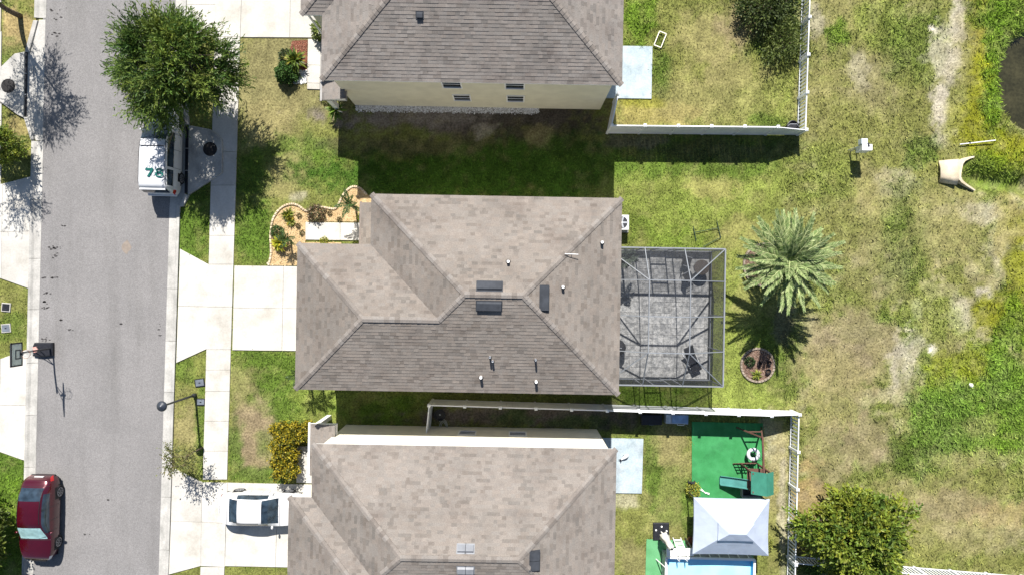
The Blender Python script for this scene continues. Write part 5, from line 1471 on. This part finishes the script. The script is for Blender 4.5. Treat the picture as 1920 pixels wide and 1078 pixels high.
# small bright litter cup by the shaded wall, hose bib etc.
e = thing('garden_hose', 'pale garden hose loop hanging out of the corner behind the lower fence', 'hose', P(832, 797))
m = MB(); m.tube([(.1 * math.cos(t) * (1 + t / 9), .16 * math.sin(t) * (1 + t / 9), .06 + t * .02) for t in np.linspace(0, 15, 60)], .02, 6); m.build('hose', mat('pale_hose', (.42, .45, .40), .5), e, world=False)
e = thing('black_tub', 'black round tub inside the corner of the lower white fence', 'tub', P(826, 775))
m = MB(); m.lathe([(.24, 0), (.30, .40), (.33, .42), (.29, .42), (.26, .25)], 18); m.build('tub', BLACKP, e, world=False)
m = MB(); m.lathe([(.035, .25), (.05, .32), (.03, .36)], 8); m.build('knob', GREYM, e, world=False)
# ------------------------------------------------------------------ plants
def unit(v): return v / np.maximum(np.linalg.norm(v, axis=-1, keepdims=True), 1e-9)
def leaf_arrays(p, d, s, l, w, droop=0.0):
    """diamond leaves: base p, axis d, side s, length l, width w"""
    l, w = l[:, None], w[:, None]
    mid_ = p + d * l * .5
    tip = p + d * l; tip[:, 2] -= droop * l[:, 0]
    v = np.stack([p, mid_ + s * w * .5, tip, mid_ - s * w * .5], 1).reshape(-1, 3)
    q = np.arange(len(p) * 4).reshape(-1, 4)
    return v, q
def leaf_mesh(name, p, d, l, w, cols, parent, material=None, up=0.35, droop=0.1):
    r = rng.normal(size=p.shape) + np.array([0, 0, 1.0]) * up * 3
    s = unit(np.cross(d, unit(r)))
    v, q = leaf_arrays(p, unit(d), s, l, w, droop)
    inv = np.array(wmat(parent).inverted()) if parent is not None else np.eye(4)
    v = v @ inv[:3, :3].T + inv[:3, 3]
    me = array_mesh(name, v, q, material or LEAF, np.repeat(cols, 4, 0))
    return link_mesh(name, me, parent)
def palette(n, cs, jitter=.22):
    cs = np.array(cs); k = rng.integers(0, len(cs), n)
    return np.clip(cs[k] * (1 + (rng.random((n, 1)) - .5) * 2 * jitter), 0.004, 1)
def limb(m, a, b, r0, r1, bend=.15, n=6):
    a, b = Vector(a), Vector(b); L = (b - a).length
    off = Vector((random.uniform(-1, 1), random.uniform(-1, 1), random.uniform(0, .6))) * L * bend
    pts = [a.lerp(b, i / n) + off * math.sin(PI * i / n) for i in range(n + 1)]
    m.tube(pts, [r0 + (r1 - r0) * i / n for i in range(n + 1)], 7)
    return pts

def tree(label, base, crown, radii, trunk_h, trunk_r, clumps, twigs, leaves, leaf, cols, spread=.75, group=None, name='tree', cat='tree', outward=.8, hollow=.35, gaps=.0, twig_len=(.45, .9), tonal=.35, droop_w=0.0):
    """broadleaf tree: trunk, limbs to clump centres, twigs with small leaves; crown centre and radii in world units"""
    e = thing(name, label, cat, (base[0], base[1], 0), 0, group)
    crown, radii = np.array(crown, float), np.array(radii, float)
    cc = []
    while len(cc) < clumps:
        q = rng.normal(size=3); q = q / np.linalg.norm(q) * (hollow + (1 - hollow) * rng.random() ** .5)
        if q[2] < -.55: continue
        wob = 1 + .22 * math.sin(3 * math.atan2(q[1], q[0]) + base[0]) + .12 * math.sin(5 * math.atan2(q[1], q[0]) + base[1])
        cc.append(crown + q * radii * np.array([wob, wob, 1]))
    cc = np.array(cc)
    cc[:, 2] -= droop_w * np.clip(crown[0] - .6 - cc[:, 0], 0, None)
    m = MB()
    top = Vector((base[0] + (crown[0] - base[0]) * .35, base[1] + (crown[1] - base[1]) * .35, trunk_h))
    limb(m, (base[0], base[1], -.05), top, trunk_r * 1.25, trunk_r * .8, .05)
    m.build('trunk', BARK, e, smooth=True)
    m = MB()
    nmain = max(5, clumps // 9)
    order = rng.permutation(clumps)
    mains = []
    for k in order[:nmain]:
        pts = limb(m, top, Vector(cc[k]), trunk_r * .55, trunk_r * .12, .12); mains += pts[2:]
    for k in order[nmain:]:
        c = Vector(cc[k]); near = min(mains, key=lambda q: (q - c).length)
        limb(m, near, c, trunk_r * .16, .012, .10, 4)
    m.build('limbs', BARK, e, smooth=True)
    # twigs
    T = clumps * twigs
    ci = np.repeat(np.arange(clumps), twigs)
    outd = unit((cc - crown) / radii)
    td = unit(outd[ci] * outward + rng.normal(size=(T, 3)) * .62 + np.array([0, 0, .15]))
    tl = rng.uniform(*twig_len, T)
    tb = cc[ci] + rng.normal(size=(T, 3)) * spread * .33
    f = np.tile(np.linspace(.12, 1, leaves), T)
    ti = np.repeat(np.arange(T), leaves)
    p = tb[ti] + td[ti] * (tl[ti] * f)[:, None]
    p[:, 2] -= .10 * f ** 2 * tl[ti]
    d = unit(td[ti] * .9 + rng.normal(size=(len(ti), 3)) * .45)
    keep = rng.random(len(ti)) > gaps
    p, d, ti = p[keep], d[keep], ti[keep]
    tone = palette(T, cols, .25) * (1 - tonal) + palette(clumps, cols, .3)[ci] * tonal
    l = rng.uniform(leaf[0] * .7, leaf[0] * 1.25, len(p)); w = rng.uniform(leaf[1] * .7, leaf[1] * 1.25, len(p))
    leaf_mesh('crown', p, d, l, w, np.clip(tone[ti] * (1 + (rng.random((len(ti), 1)) - .5) * .35), .004, 1), e)
    return e

OAK = [(.062, .128, .022), (.092, .162, .026), (.135, .198, .030), (.034, .076, .016), (.180, .222, .036)]
LIME = [(.10, .14, .02), (.14, .175, .022), (.075, .11, .018), (.18, .20, .03), (.05, .075, .014)]
BUSHY = [(.100, .165, .020), (.155, .220, .024), (.205, .250, .028), (.055, .10, .015), (.25, .27, .03)]
# large street tree over the van
tree('large bushy green street tree hanging over the white van', (-16.9, 11.0), (-17.35, 11.3, 4.6), (2.75, 2.2, 1.9), 2.0, .19, 84, 34, 17, (.24, .056), OAK, spread=.48, outward=1.3, hollow=.30, twig_len=(.6, 1.5), tonal=.5, droop_w=.75)
# trees on the left, mostly outside the picture
tree('tree at the top left corner whose crown shades the street', (-28.1, 15.5), (-27.2, 15.6, 5.6), (1.4, 1.8, 1.3), 2.6, .13, 60, 16, 9, (.16, .05), OAK, spread=.7)
tree('slim tree left of the storm drain at the picture edge', (-29.7, 9.9), (-28.35, 9.55, 5.1), (.85, 1.0, .9), 2.6, .10, 22, 16, 8, (.15, .05), OAK, spread=.6)
tree('small round leafy shrub below the left storm drain', (-28.3, 7.7), (-28.25, 7.75, 1.25), (.85, .95, .85), .35, .06, 60, 16, 8, (.13, .06), BUSHY, spread=.45, name='shrub', cat='shrub', twig_len=(.2, .45))
tree('pale green leafy tree beside the red SUV', (-29.8, -13.3), (-29.1, -13.6, 1.9), (.85, 2.1, 1.0), .9, .09, 90, 18, 8, (.20, .10), LIME, spread=.6, twig_len=(.3, .6))
# sapling by the lamp
sp_ = P(379, 838)
tree('thin sapling with sparse leaves next to the street lamp', (sp_.x, sp_.y), (sp_.x - .25, sp_.y - .15, 2.1), (.75, .5, .6), 1.3, .035, 26, 9, 7, (.12, .07), [(.09, .11, .03), (.13, .15, .04), (.06, .08, .02), (.16, .13, .05)], spread=.4, gaps=.35, outward=.6, twig_len=(.3, .65))
# round bush tree at the bottom right
tree('large round yellow-green bush tree at the bottom right', (18.4, -13.3), (18.45, -13.4, 2.2), (2.35, 2.2, 1.6), 1.0, .16, 150, 20, 9, (.22, .12), BUSHY, spread=.55, hollow=.45, twig_len=(.35, .75), tonal=.5)
# dense shrubs by the upper picket fence
tree('dense dark green shrub against the upper picket fence', (14.2, 15.9), (14.2, 15.9, .7), (1.3, .85, .6), .4, .07, 64, 15, 8, (.20, .07), [(.045, .075, .018), (.065, .10, .02), (.03, .05, .012), (.10, .13, .03)], spread=.6, name='shrub', cat='shrub', gaps=.3)
tree('lighter spreading shrub below the dense one at the picket fence', (15.4, 13.9), (15.3, 14.0, .45), (.7, 1.0, .4), .2, .04, 40, 14, 8, (.17, .06), [(.10, .14, .03), (.14, .17, .04), (.07, .10, .02)], spread=.55, name='shrub', cat='shrub', gaps=.2)

# palms
def frond_mesh(name, L, n, lw, ll, cols, arch, seed, width_taper=True, fold=.35):
    """feather frond along +x starting at the origin: rachis and leaflets"""
    r = np.random.default_rng(seed)
    t = np.linspace(0.06, 1, n)
    def spine(t): return np.stack([L * t * np.cos(arch * t * .6), 0 * t, L * (np.sin(arch * t * 1.0) * .18 - arch * .42 * t ** 2.2)], -1)
    base = spine(t); ahead = unit(spine(np.minimum(t + .02, 1.02)) - base)
    P_, D_, L_, W_ = [], [], [], []
    for s in (-1, 1):
        prof = np.sin(np.clip(t * 1.02 + .10, 0, 1) * PI * .93) ** .6 * ll + .03
        side = np.stack([0 * t, s + 0 * t, fold + 0 * t], -1)
        d = unit(ahead * (.55 + .9 * t[:, None]) + side * (1.0 - .25 * t[:, None]) + r.normal(size=(n, 3)) * .09)
        P_.append(base + r.normal(size=base.shape) * .006); D_.append(d); L_.append(prof * r.uniform(.88, 1.08, n)); W_.append(np.full(n, lw) * r.uniform(.8, 1.15, n))
    p, d, l, w = np.concatenate(P_), np.concatenate(D_), np.concatenate(L_), np.concatenate(W_)
    s_ = unit(np.cross(d, np.array([0, 0, 1.0]) + r.normal(size=d.shape) * .25))
    v, q = leaf_arrays(p, d, s_, l, w, .12)
    cc = palette(len(p), cols, .2)
    vc = np.repeat(cc, 4, 0)
    # rachis as a thin tapered strip prism
    k = 12; tt = np.linspace(0, 1, k); sp = spine(tt); hw = (.032 * (1 - tt) + .006) * min(1, L / 2)
    rv = np.concatenate([sp + np.stack([0 * tt, hw, 0 * tt], -1), sp + np.stack([0 * tt, 0 * tt, hw * .9], -1), sp - np.stack([0 * tt, hw, 0 * tt], -1)])
    o_ = len(v); rq = []
    for a in range(3):
        b = (a + 1) % 3
        for i in range(k - 1): rq.append((o_ + a * k + i, o_ + a * k + i + 1, o_ + b * k + i + 1, o_ + b * k + i))
    v = np.concatenate([v, rv]); q = np.concatenate([q, np.array(rq)])
    vc = np.concatenate([vc, np.tile(np.array(cols[-1]) * 1.3, (3 * k, 1))])
    return array_mesh(name, v, q, LEAF, np.clip(vc, .004, 1))
def palm(label, base, trunk_h, trunk_r, L, n_fronds, cols, name='palm_tree', n_leaf=60, lw=.03, ll=.45, tiers=((.95, .35), (.6, .6), (.25, .9), (-.1, 1.0)), variants=4, lean=0.0, group=None, fold=.35, bow=.5):
    e = thing(name, label, 'palm', (base[0], base[1], 0), 0, group)
    m = MB(); z = np.linspace(-.05, trunk_h, 10)
    prof = [(trunk_r * (1.15 - .25 * i / 9) * (1.06 if i % 2 else .96), float(zz)) for i, zz in enumerate(z)]
    m.lathe(prof, 14); m.build('trunk', BARK, e, world=False)
    meshes = [[frond_mesh('frond', L * f, n_leaf, lw, ll * (.7 + .3 * f), cols, bow + .15 * k, 31 + k * 7 + int(L * 10) + int(f * 100), fold=fold) for k in range(variants)] for _, f in tiers]
    gold = 2.39996
    for i in range(n_fronds):
        tier = min(len(tiers) - 1, int(i / n_fronds * len(tiers)))
        pitch_ = tiers[tier][0] + random.uniform(-.14, .14)
        me = random.choice(meshes[tier])
        piece('frond', me, e, (0, 0, trunk_h + .05 - .02 * tier), (random.uniform(-.35, .35), -pitch_, i * gold + random.uniform(-.12, .12)), (1, 1, 1))
    return e
SILV = [(.19, .27, .095), (.26, .34, .135), (.13, .20, .065), (.34, .41, .18), (.40, .45, .22)]
pb = P(1434, 493)
palm('large silvery green date palm behind the screened patio', (pb.x, pb.y), 3.45, .32, 2.75, 54, SILV, n_leaf=84, lw=.050, ll=.40, tiers=((.80, .60), (.52, .88), (.27, 1.0), (.02, 1.0), (-.25, .92)), bow=.12)
YG = [(.13, .17, .02), (.20, .21, .02), (.08, .12, .02), (.26, .25, .03)]
DG = [(.035, .075, .02), (.055, .10, .025), (.08, .13, .03)]
for i, (u, v) in enumerate(((582, 696), (603, 694))):
    b_ = P(u, v)
    palm('small slim palm under the middle house eave, the %s one' % ('left' if i == 0 else 'right'), (b_.x, b_.y), 1.9, .05, .75, 9, DG, n_leaf=18, lw=.04, ll=.22, tiers=((.9, .8), (.4, 1.0), (0, 1.0)), variants=2, group='slim palms beside the middle house')

# rosette plants (yucca, croton), bushes, flowers in the front beds
def rosette(label, base, r, n, h, cols, name='spiky_plant', cat='plant', w=.07, group=None, tilt=(.2, 1.2), stem=.0):
    e = thing(name, label, cat, (base[0], base[1], 0), 0, group)
    a = rng.random(n) * 2 * PI; t = rng.uniform(*tilt, n)
    d = np.stack([np.cos(a) * np.cos(t), np.sin(a) * np.cos(t), np.sin(t)], -1)
    p = np.tile(np.array([base[0], base[1], stem + .05]), (n, 1)) + rng.normal(size=(n, 3)) * np.array([.03, .03, .02])
    leaf_mesh('leaves', p, d, rng.uniform(r * .7, r * 1.1, n), rng.uniform(w * .8, w * 1.2, n), palette(n, cols, .25), e, up=1.0, droop=.25)
    m = MB(); m.tube([(base[0], base[1], -.03), (base[0], base[1], stem + .08)], .03, 6); m.build('stem', BARK, e)
    return e
def bush(label, base, r, h, n, leaf, cols, name='bush', cat='bush', group=None):
    e = thing(name, label, cat, (base[0], base[1], 0), 0, group)
    q = unit(rng.normal(size=(n, 3))); q[:, 2] = np.abs(q[:, 2])
    f = rng.uniform(.6, 1, n)[:, None]
    lump = 1 + .18 * np.sin(q[:, :1] * 7 + base[0] * 3) * np.cos(q[:, 1:2] * 6)
    p = np.array([base[0], base[1], .05]) + q * f * lump * np.array([r, r, h])
    d = unit(q + rng.normal(size=(n, 3)) * .6)
    leaf_mesh('foliage', p, d, rng.uniform(leaf[0] * .7, leaf[0] * 1.2, n), rng.uniform(leaf[1] * .7, leaf[1] * 1.2, n), palette(n, cols, .3), e)
    m = MB()
    for k in range(6):
        t = 2 * PI * k / 6; m.tube([(base[0], base[1], -.03), (base[0] + r * .6 * math.cos(t), base[1] + r * .6 * math.sin(t), h * .6)], [.02, .008], 5)
    m.build('stems', BARK, e)
    return e
def at(u, v): p = P(u, v); return (p.x, p.y)
# middle house bed: bark chips, scalloped edging, plants
def chips(name, poly, n, cols, size=(.05, .02), parent=None, z=.03, material=None):
    pts = np.array([[p[0], p[1]] for p in poly])
    lo_, hi_ = pts.min(0), pts.max(0)
    xy = rng.random((n * 3, 2)) * (hi_ - lo_) + lo_
    xy = xy[inside(xy, pts)][:n]
    k = len(xy)
    p = np.concatenate([xy, np.full((k, 1), z) + rng.random((k, 1)) * .03], 1)
    a = rng.random(k) * 2 * PI
    d = unit(np.stack([np.cos(a), np.sin(a), rng.normal(size=k) * .3], -1))
    return stuff(leaf_mesh(name, p, d, rng.uniform(size[0], size[0] * 2, k), rng.uniform(size[1], size[1] * 2, k), palette(k, cols, .25), parent, material or MULCH, up=1.2, droop=0))
def inside(xy, poly):
    x, y = xy[:, 0], xy[:, 1]; r = np.zeros(len(xy), bool); n = len(poly); j = n - 1
    for i in range(n):
        xi, yi = poly[i][:2]; xj, yj = poly[j][:2]
        c = ((yi > y) != (yj > y)) & (x < (xj - xi) * (y - yi) / ((yj - yi) if yj != yi else 1e-9) + xi)
        r ^= c; j = i
    return r
def bed(name, pts, base_mat, edge=None, edge_mat=None, spacing=.22, chip_n=2500, cols=None, size=(.05, .02), closed=True):
    e = structure(thing(name, None, None)); del_keys(e)
    poly = [P(*p) for p in pts]
    m = MB(); m.prism(poly, -.08, .028); m.build('bed_base', base_mat, e); exclude(poly)
    if cols: chips('bark_chips', poly, chip_n, cols, size, e)
    if edge:
        st = MB(); st.prism([(-.12, -.06), (.12, -.06), (.12, .06), (-.12, .06)], 0, .13, chamfer=.03)
        sm = st.mesh('edging_stone', edge_mat)
        path = [P(*p) for p in edge]
        for a, b in zip(path[:-1], path[1:]):
            n = max(1, round((b - a).length / spacing)); yaw = math.atan2((b - a).y, (b - a).x)
            for k in range(n):
                c = a.lerp(b, (k + .5) / n)
                piece('edging_stone', sm, e, (c.x, c.y, random.uniform(-.02, .0)), (0, 0, yaw + random.uniform(-.08, .08)), (random.uniform(.85, 1.0) * (b - a).length / n / .24, 1, 1))
    return e
def curve_pts(keys, n=6):
    out = []
    for i in range(len(keys) - 1):
        p0, p1, p2, p3 = keys[max(i - 1, 0)], keys[i], keys[i + 1], keys[min(i + 2, len(keys) - 1)]
        for k in range(n):
            t = k / n
            out.append(tuple(.5 * (2 * p1[c] + (p2[c] - p0[c]) * t + (2 * p0[c] - 5 * p1[c] + 4 * p2[c] - p3[c]) * t * t + (3 * p1[c] - p0[c] - 3 * p2[c] + p3[c]) * t ** 3) for c in (0, 1)))
    return out + [keys[-1]]
EDGE = mat('tan_edging_stone', (.50, .40, .27), .9, col2=(.60, .50, .36), scale=3, rnd=.12)
CHIPB = mat('tan_chip_base', (.40, .28, .14), .95, col2=(.50, .37, .20), scale=6, fine=.2, fscale=25)
TANCH = [(.52, .37, .19), (.60, .45, .25), (.44, .30, .14), (.64, .52, .34), (.30, .19, .09)]
outline = curve_pts([(504, 498), (509, 475), (508, 440), (513, 410), (528, 390), (546, 383), (560, 386), (575, 396), (592, 388), (612, 390), (628, 392), (636, 382), (645, 364), (660, 351), (675, 353), (688, 366)], 4)
bed('flower_bed', outline + [(760, 370), (760, 416), (573, 416), (573, 455), (640, 455), (640, 498)], CHIPB, outline, EDGE, cols=TANCH, chip_n=4500)
rosette('yellow-green spiky plant at the top of the tan chip bed', at(541, 402), .50, 70, .4, YG, group=None)
rosette('spiky yellow plant in the middle of the tan chip bed', at(545, 415), .45, 60, .4, YG + [(.30, .22, .03)])
bush('small round dark green bush at the left of the tan chip bed', at(521, 435), .36, .42, 700, (.10, .05), DG)
rosette('bright yellow croton plant above the middle driveway', at(528, 457), .60, 90, .6, [(.42, .40, .03), (.36, .38, .03), (.25, .30, .03), (.50, .45, .05)], w=.13, stem=.2)
palm('small dark palm in the tan chip bed near the driveway', at(546, 452), .9, .05, .55, 10, DG, n_leaf=16, lw=.04, ll=.18, tiers=((.9, .8), (.3, 1.0)), variants=2)
bush('brownish flowering bush beside the front walkway', at(595, 401), .52, .55, 700, (.14, .05), [(.09, .10, .03), (.14, .09, .06), (.06, .08, .03), (.18, .12, .07)])
palm('thin tall palm on the right of the tan chip bed', at(668, 390), 1.7, .06, .8, 8, DG, n_leaf=20, lw=.05, ll=.2, tiers=((.8, .8), (.2, 1.0)), variants=2)
rosette('low yellow plant against the porch of the middle house', at(676, 408), .35, 40, .3, YG)
for k, (u, v, lab) in enumerate(((637, 412, 'tiny brown plant near the walkway edge'), (619, 400, 'tiny dried plant by the edging curve'), (562, 405, 'tiny brown plant beside the spiky yellow one'), (567, 437, 'tiny plant at the walkway corner of the bed'), (560, 424, 'tiny dry plant in the bed centre'))):
    bush(lab, at(u, v), .14, .16, 130, (.07, .035), [(.07, .06, .02), (.12, .09, .04), (.06, .08, .02)], name='small_plant', cat='plant')
bush('row of yellow groundcover between walkway and wing wall', at(608, 452), .22, .16, 200, (.10, .05), [(.35, .34, .04), (.25, .28, .04)], name='groundcover', cat='plant')
rock(508, 483, .11, 'pale stone at the lower left end of the bed, the upper one', EDGE, 41); rock(503, 494, .11, 'pale stone at the driveway corner of the bed', EDGE, 42)

# upper house front bed
RED_CH = [(.20, .07, .04), (.27, .10, .06), (.14, .05, .03), (.35, .20, .13)]
bed('mulch_bed', [(548, 78), (577, 76), (575, 133), (549, 136), (540, 110)], mat('red_mulch_base', (.16, .06, .04), .95, fine=.3), cols=RED_CH, chip_n=900)
e_ = bed('gravel_bed', [(549, 134), (575, 132), (574, 156), (550, 157)], mat('white_stone_base', (.5, .5, .5), .9, fine=.3), cols=[(.75, .75, .75), (.6, .6, .6), (.85, .85, .84)], chip_n=500, size=(.06, .05))
bush('dark green rounded hedge bush at the upper front bed', at(540, 141), .60, 1.0, 2600, (.13, .07), [(.03, .08, .015), (.045, .11, .02), (.07, .14, .03)])
rosette('yellow-green croton above the dark bush in the upper front bed', at(558, 118), .85, 110, .6, [(.10, .16, .02), (.16, .22, .03), (.26, .24, .03), (.07, .11, .02)], w=.12, stem=.35)
bush('small dark shrub next to the upper driveway', at(538, 108), .40, .6, 700, (.11, .06), [(.03, .05, .02), (.05, .08, .02), (.10, .12, .05)])
rosette('striped green plant on the white gravel', at(559, 145), .35, 40, .3, [(.08, .16, .05), (.3, .36, .2)], w=.08)
bush('leafy plant beside the upper front walkway', at(606, 62), .55, 1.2, 900, (.17, .08), [(.12, .17, .03), (.2, .24, .06), (.08, .12, .02)])
rosette('drooping green plant at the corner of the upper house', at(634, 212), .75, 60, .4, [(.10, .18, .02), (.16, .24, .03), (.06, .10, .02)], w=.10, stem=.5)
bush('low weeds at the corner of the upper house porch', at(612, 183), .40, .3, 300, (.14, .04), [(.13, .15, .03), (.09, .11, .02)], name='weeds', cat='plant')

# hedge by the lower house: L-shaped croton hedge
e = thing('hedge', 'L-shaped yellow croton hedge in front of the lower house', 'hedge', (*at(535, 850), 0))
n = 15000
zone = rng.random(n) < .68
hu = np.where(zone, rng.uniform(523, 562, n), rng.uniform(523, 592, n)); hv = np.where(zone, rng.uniform(800, 886, n), rng.uniform(789, 816, n))
hu += rng.normal(size=n) * 2.5 + 4.5 * np.sin(hv * .21); hv += rng.normal(size=n) * 2.5 + 3.5 * np.sin(hu * .3)
hz = 1.15 * rng.random(n) ** .45 + rng.normal(size=n) * .05 + .12 * np.sin(hu * .35) * np.cos(hv * .3)
p = np.stack([(hu - 960) * CAM_Z / FOCAL, (539 - hv) * CAM_Z / FOCAL, np.clip(hz, .05, 2)], -1)
d = unit(rng.normal(size=(n, 3)) + np.array([0, 0, .6]))
leaf_mesh('foliage', p, d, rng.uniform(.09, .18, n), rng.uniform(.05, .09, n), palette(n, [(.28, .22, .012), (.36, .28, .015), (.16, .17, .015), (.09, .11, .012), (.42, .34, .03), (.05, .06, .01)], .25), e)
m = MB()
for k in range(26):
    u, v = random.choice(((random.uniform(528, 558), random.uniform(805, 880)), (random.uniform(528, 588), random.uniform(794, 812))))
    b_ = P(u, v); m.tube([(b_.x, b_.y, -.03), (b_.x + random.uniform(-.1, .1), b_.y + random.uniform(-.1, .1), .9)], [.025, .01], 5)
m.build('stems', BARK, e)
exclude([P(526, 802), P(592, 802), P(592, 812), P(558, 814), P(558, 884), P(526, 884)])

# round mulch beds behind the patio
def round_bed(u, v, r, label_stones, base, cols, open_edge=False):
    ring = [(u + r * math.cos(t), v + r * math.sin(t)) for t in np.linspace(0, 2 * PI, 33)]
    return bed('mulch_bed', ring[:-1], base, ring, EDGE2, cols=cols, chip_n=1500, size=(.05, .025), spacing=.2)
EDGE2 = mat('weathered_edging_stone', (.20, .165, .13), .9, col2=(.30, .25, .20), scale=4, rnd=.15)
BRM = mat('brown_mulch_base', (.16, .10, .075), .95, fine=.3, fscale=20)
BRC = [(.24, .16, .12), (.16, .10, .07), (.32, .24, .19), (.11, .07, .05)]
round_bed(1420, 684, 31, '', BRM, BRC)
round_bed(1434, 497, 40, '', BRM, BRC)
bush('dark green plant at the left of the round stone-edged bed', at(1405, 677), .26, .3, 300, (.12, .06), [(.025, .05, .02), (.04, .07, .02)], name='small_plant', cat='plant')
rosette('yellow-green tuft at the bottom of the round stone-edged bed', at(1417, 702), .42, 60, .3, [(.18, .22, .03), (.25, .27, .04), (.10, .15, .03)], w=.06)
def pot(u, v, r, label):
    b_ = P(u, v); e = thing('flower_pot', label, 'flower pot', (b_.x, b_.y, .02), 0, 'empty dark pots in the round bed')
    m = MB(); m.lathe([(r * .75, 0), (r, .22), (r * 1.1, .23), (r * .9, .23), (r * .75, .08)], 14); m.build('pot', BLACKP, e, world=False)
    m = MB(); m.lathe([(r * .80, .05), (r * .80, .12)], 12); m.build('potting_soil', mat('pot_soil', (.05, .035, .025), .95), e, world=False)
pot(1438, 695, .14, 'dark empty pot at the right of the round bed'); pot(1440, 679, .12, 'dark empty pot at the upper right of the round bed'); pot(1422, 680, .11, 'dark empty pot at the centre of the round bed')
# shaggy plant inside the patio and by the gazebo
palm('tall shaggy potted palm by the house wall inside the screened patio', (6.25, 1.55), 2.3, .06, .62, 18, [(.10, .13, .10), (.16, .19, .15), (.07, .09, .07)], name='potted_palm', n_leaf=18, lw=.045, ll=.2, tiers=((1.0, .7), (.4, 1.0), (-.4, 1.0)), variants=2)
bush('yellow flowering plant at the gazebo corner', at(1297, 915), .42, .75, 700, (.11, .05), [(.42, .40, .05), (.30, .33, .05), (.16, .20, .04)])
bush('yellow-green weeds at the gazebo right corner', at(1432, 1016), .45, .5, 500, (.12, .05), [(.28, .28, .05), (.18, .21, .04)])
e = thing('flower_pot', 'reddish pot plant at the lower left gazebo post', 'flower pot', (*at(1293, 1010), .03))
m = MB(); m.lathe([(.16, 0), (.20, .3), (.22, .31), (.18, .31), (.16, .2)], 14); m.build('pot', mat('terracotta', (.30, .11, .07), .8), e, world=False)
n = 160; q_ = unit(rng.normal(size=(n, 3))); q_[:, 2] = abs(q_[:, 2]); b_ = at(1293, 1010)
leaf_mesh('foliage', np.array([b_[0], b_[1], .32]) + q_ * .2, q_, np.full(n, .12), np.full(n, .06), palette(n, [(.16, .09, .05), (.10, .12, .03), (.22, .12, .08)]), e)

# ------------------------------------------------------------------ white gravel strip, grass
strip = [P(668, 196), P(1010, 200), P(1010, 214), P(668, 207)]
n = 5200
sxy = np.stack([rng.uniform(strip[0].x, strip[1].x, n), np.zeros(n)], -1)
f_ = rng.beta(1.0, 1.5, n); sxy[:, 1] = strip[0].y - .015 * (sxy[:, 0] - strip[0].x) - f_ * .42
a = rng.random(n) * 2 * PI
stuff(tag(leaf_mesh('white_gravel', np.concatenate([sxy, np.full((n, 1), .025)], 1), np.stack([np.cos(a), np.sin(a), np.zeros(n)], -1), rng.uniform(.05, .11, n), rng.uniform(.04, .08, n), palette(n, [(.72, .72, .73), (.55, .55, .56), (.8, .8, .8), (.35, .33, .30)], .15), None, GRAVELW, up=3, droop=0),
          'white gravel strip along the shaded wall of the upper house', 'gravel'))

def grass(name, label, n, box, size, wide, seed, tall=None):
    r = np.random.default_rng(seed)
    x, y = r.uniform(box[0], box[1], n), r.uniform(box[2], box[3], n)
    rag = np.clip(fbm(x, y, 2.2, 201, 3) - .35, 0, 1) * .22
    xy = np.stack([x, y], -1) + r.normal(size=(n, 2)) * rag[:, None]
    keep = np.ones(n, bool)
    for poly in EXCL:
        pa = np.array(poly); lo_, hi_ = pa.min(0), pa.max(0)
        cand = np.nonzero(keep & (xy[:, 0] > lo_[0]) & (xy[:, 0] < hi_[0]) & (xy[:, 1] > lo_[1]) & (xy[:, 1] < hi_[1]))[0]
        if len(cand): keep[cand[inside(xy[cand], pa)]] = False
    keep &= pond_depth(x, y) > -.42
    x, y = x[keep], y[keep]
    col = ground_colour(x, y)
    green = (col[:, 1] - col[:, 0]) / (col.sum(1))
    dens = np.clip(.45 + green * 6, .18, 1) * np.clip(1.45 - col[:, 0] * 3.0, .25, 1)
    k2 = r.random(len(x)) < dens
    x, y, col, green = x[k2], y[k2], col[k2], green[k2]
    k = len(x)
    z = pond_depth(x, y) + micro(x, y) - .02
    a = r.random(k) * 2 * PI; t = r.uniform(.25, 1.25, k)
    d = np.stack([np.cos(a) * np.cos(t), np.sin(a) * np.cos(t), np.sin(t)], -1)
    l = size * r.uniform(.5, 1.5, k) * (1 + np.clip(green * 3, -.3, 1.0)); w = wide * r.uniform(.6, 1.5, k)
    rr2 = r.random((k, 1))
    c = col * (.62 + 1.05 * r.random((k, 1))) * np.where(rr2 > .93, np.array([[1.35, 1.3, 1.25]]), 1.0) * np.where(rr2 < .13, .5, 1.0)
    s = unit(np.stack([-np.sin(a), np.cos(a), r.normal(size=k) * .3], -1))
    v, q = leaf_arrays(np.stack([x, y, z], -1), d, s, l, w, .15)
    o = link_mesh(name, array_mesh(name, v, q, BLADE, np.repeat(np.clip(c, .006, .8), 4, 0)))
    return stuff(tag(o, label, 'grass'))
grass('lawn_grass', 'short patchy lawn grass around the houses and over the field', 340000, (-31.5, 31.5, -19, 19), .105, .030, 101)
grass('weed_tufts', 'coarser weed tufts scattered through the field grass', 60000, (15.5, 31.5, -19, 19), .19, .045, 102)
grass('yard_weeds', 'longer weedy grass in the upper back yard', 9000, (6.5, 16.5, 9, 19), .17, .035, 103)
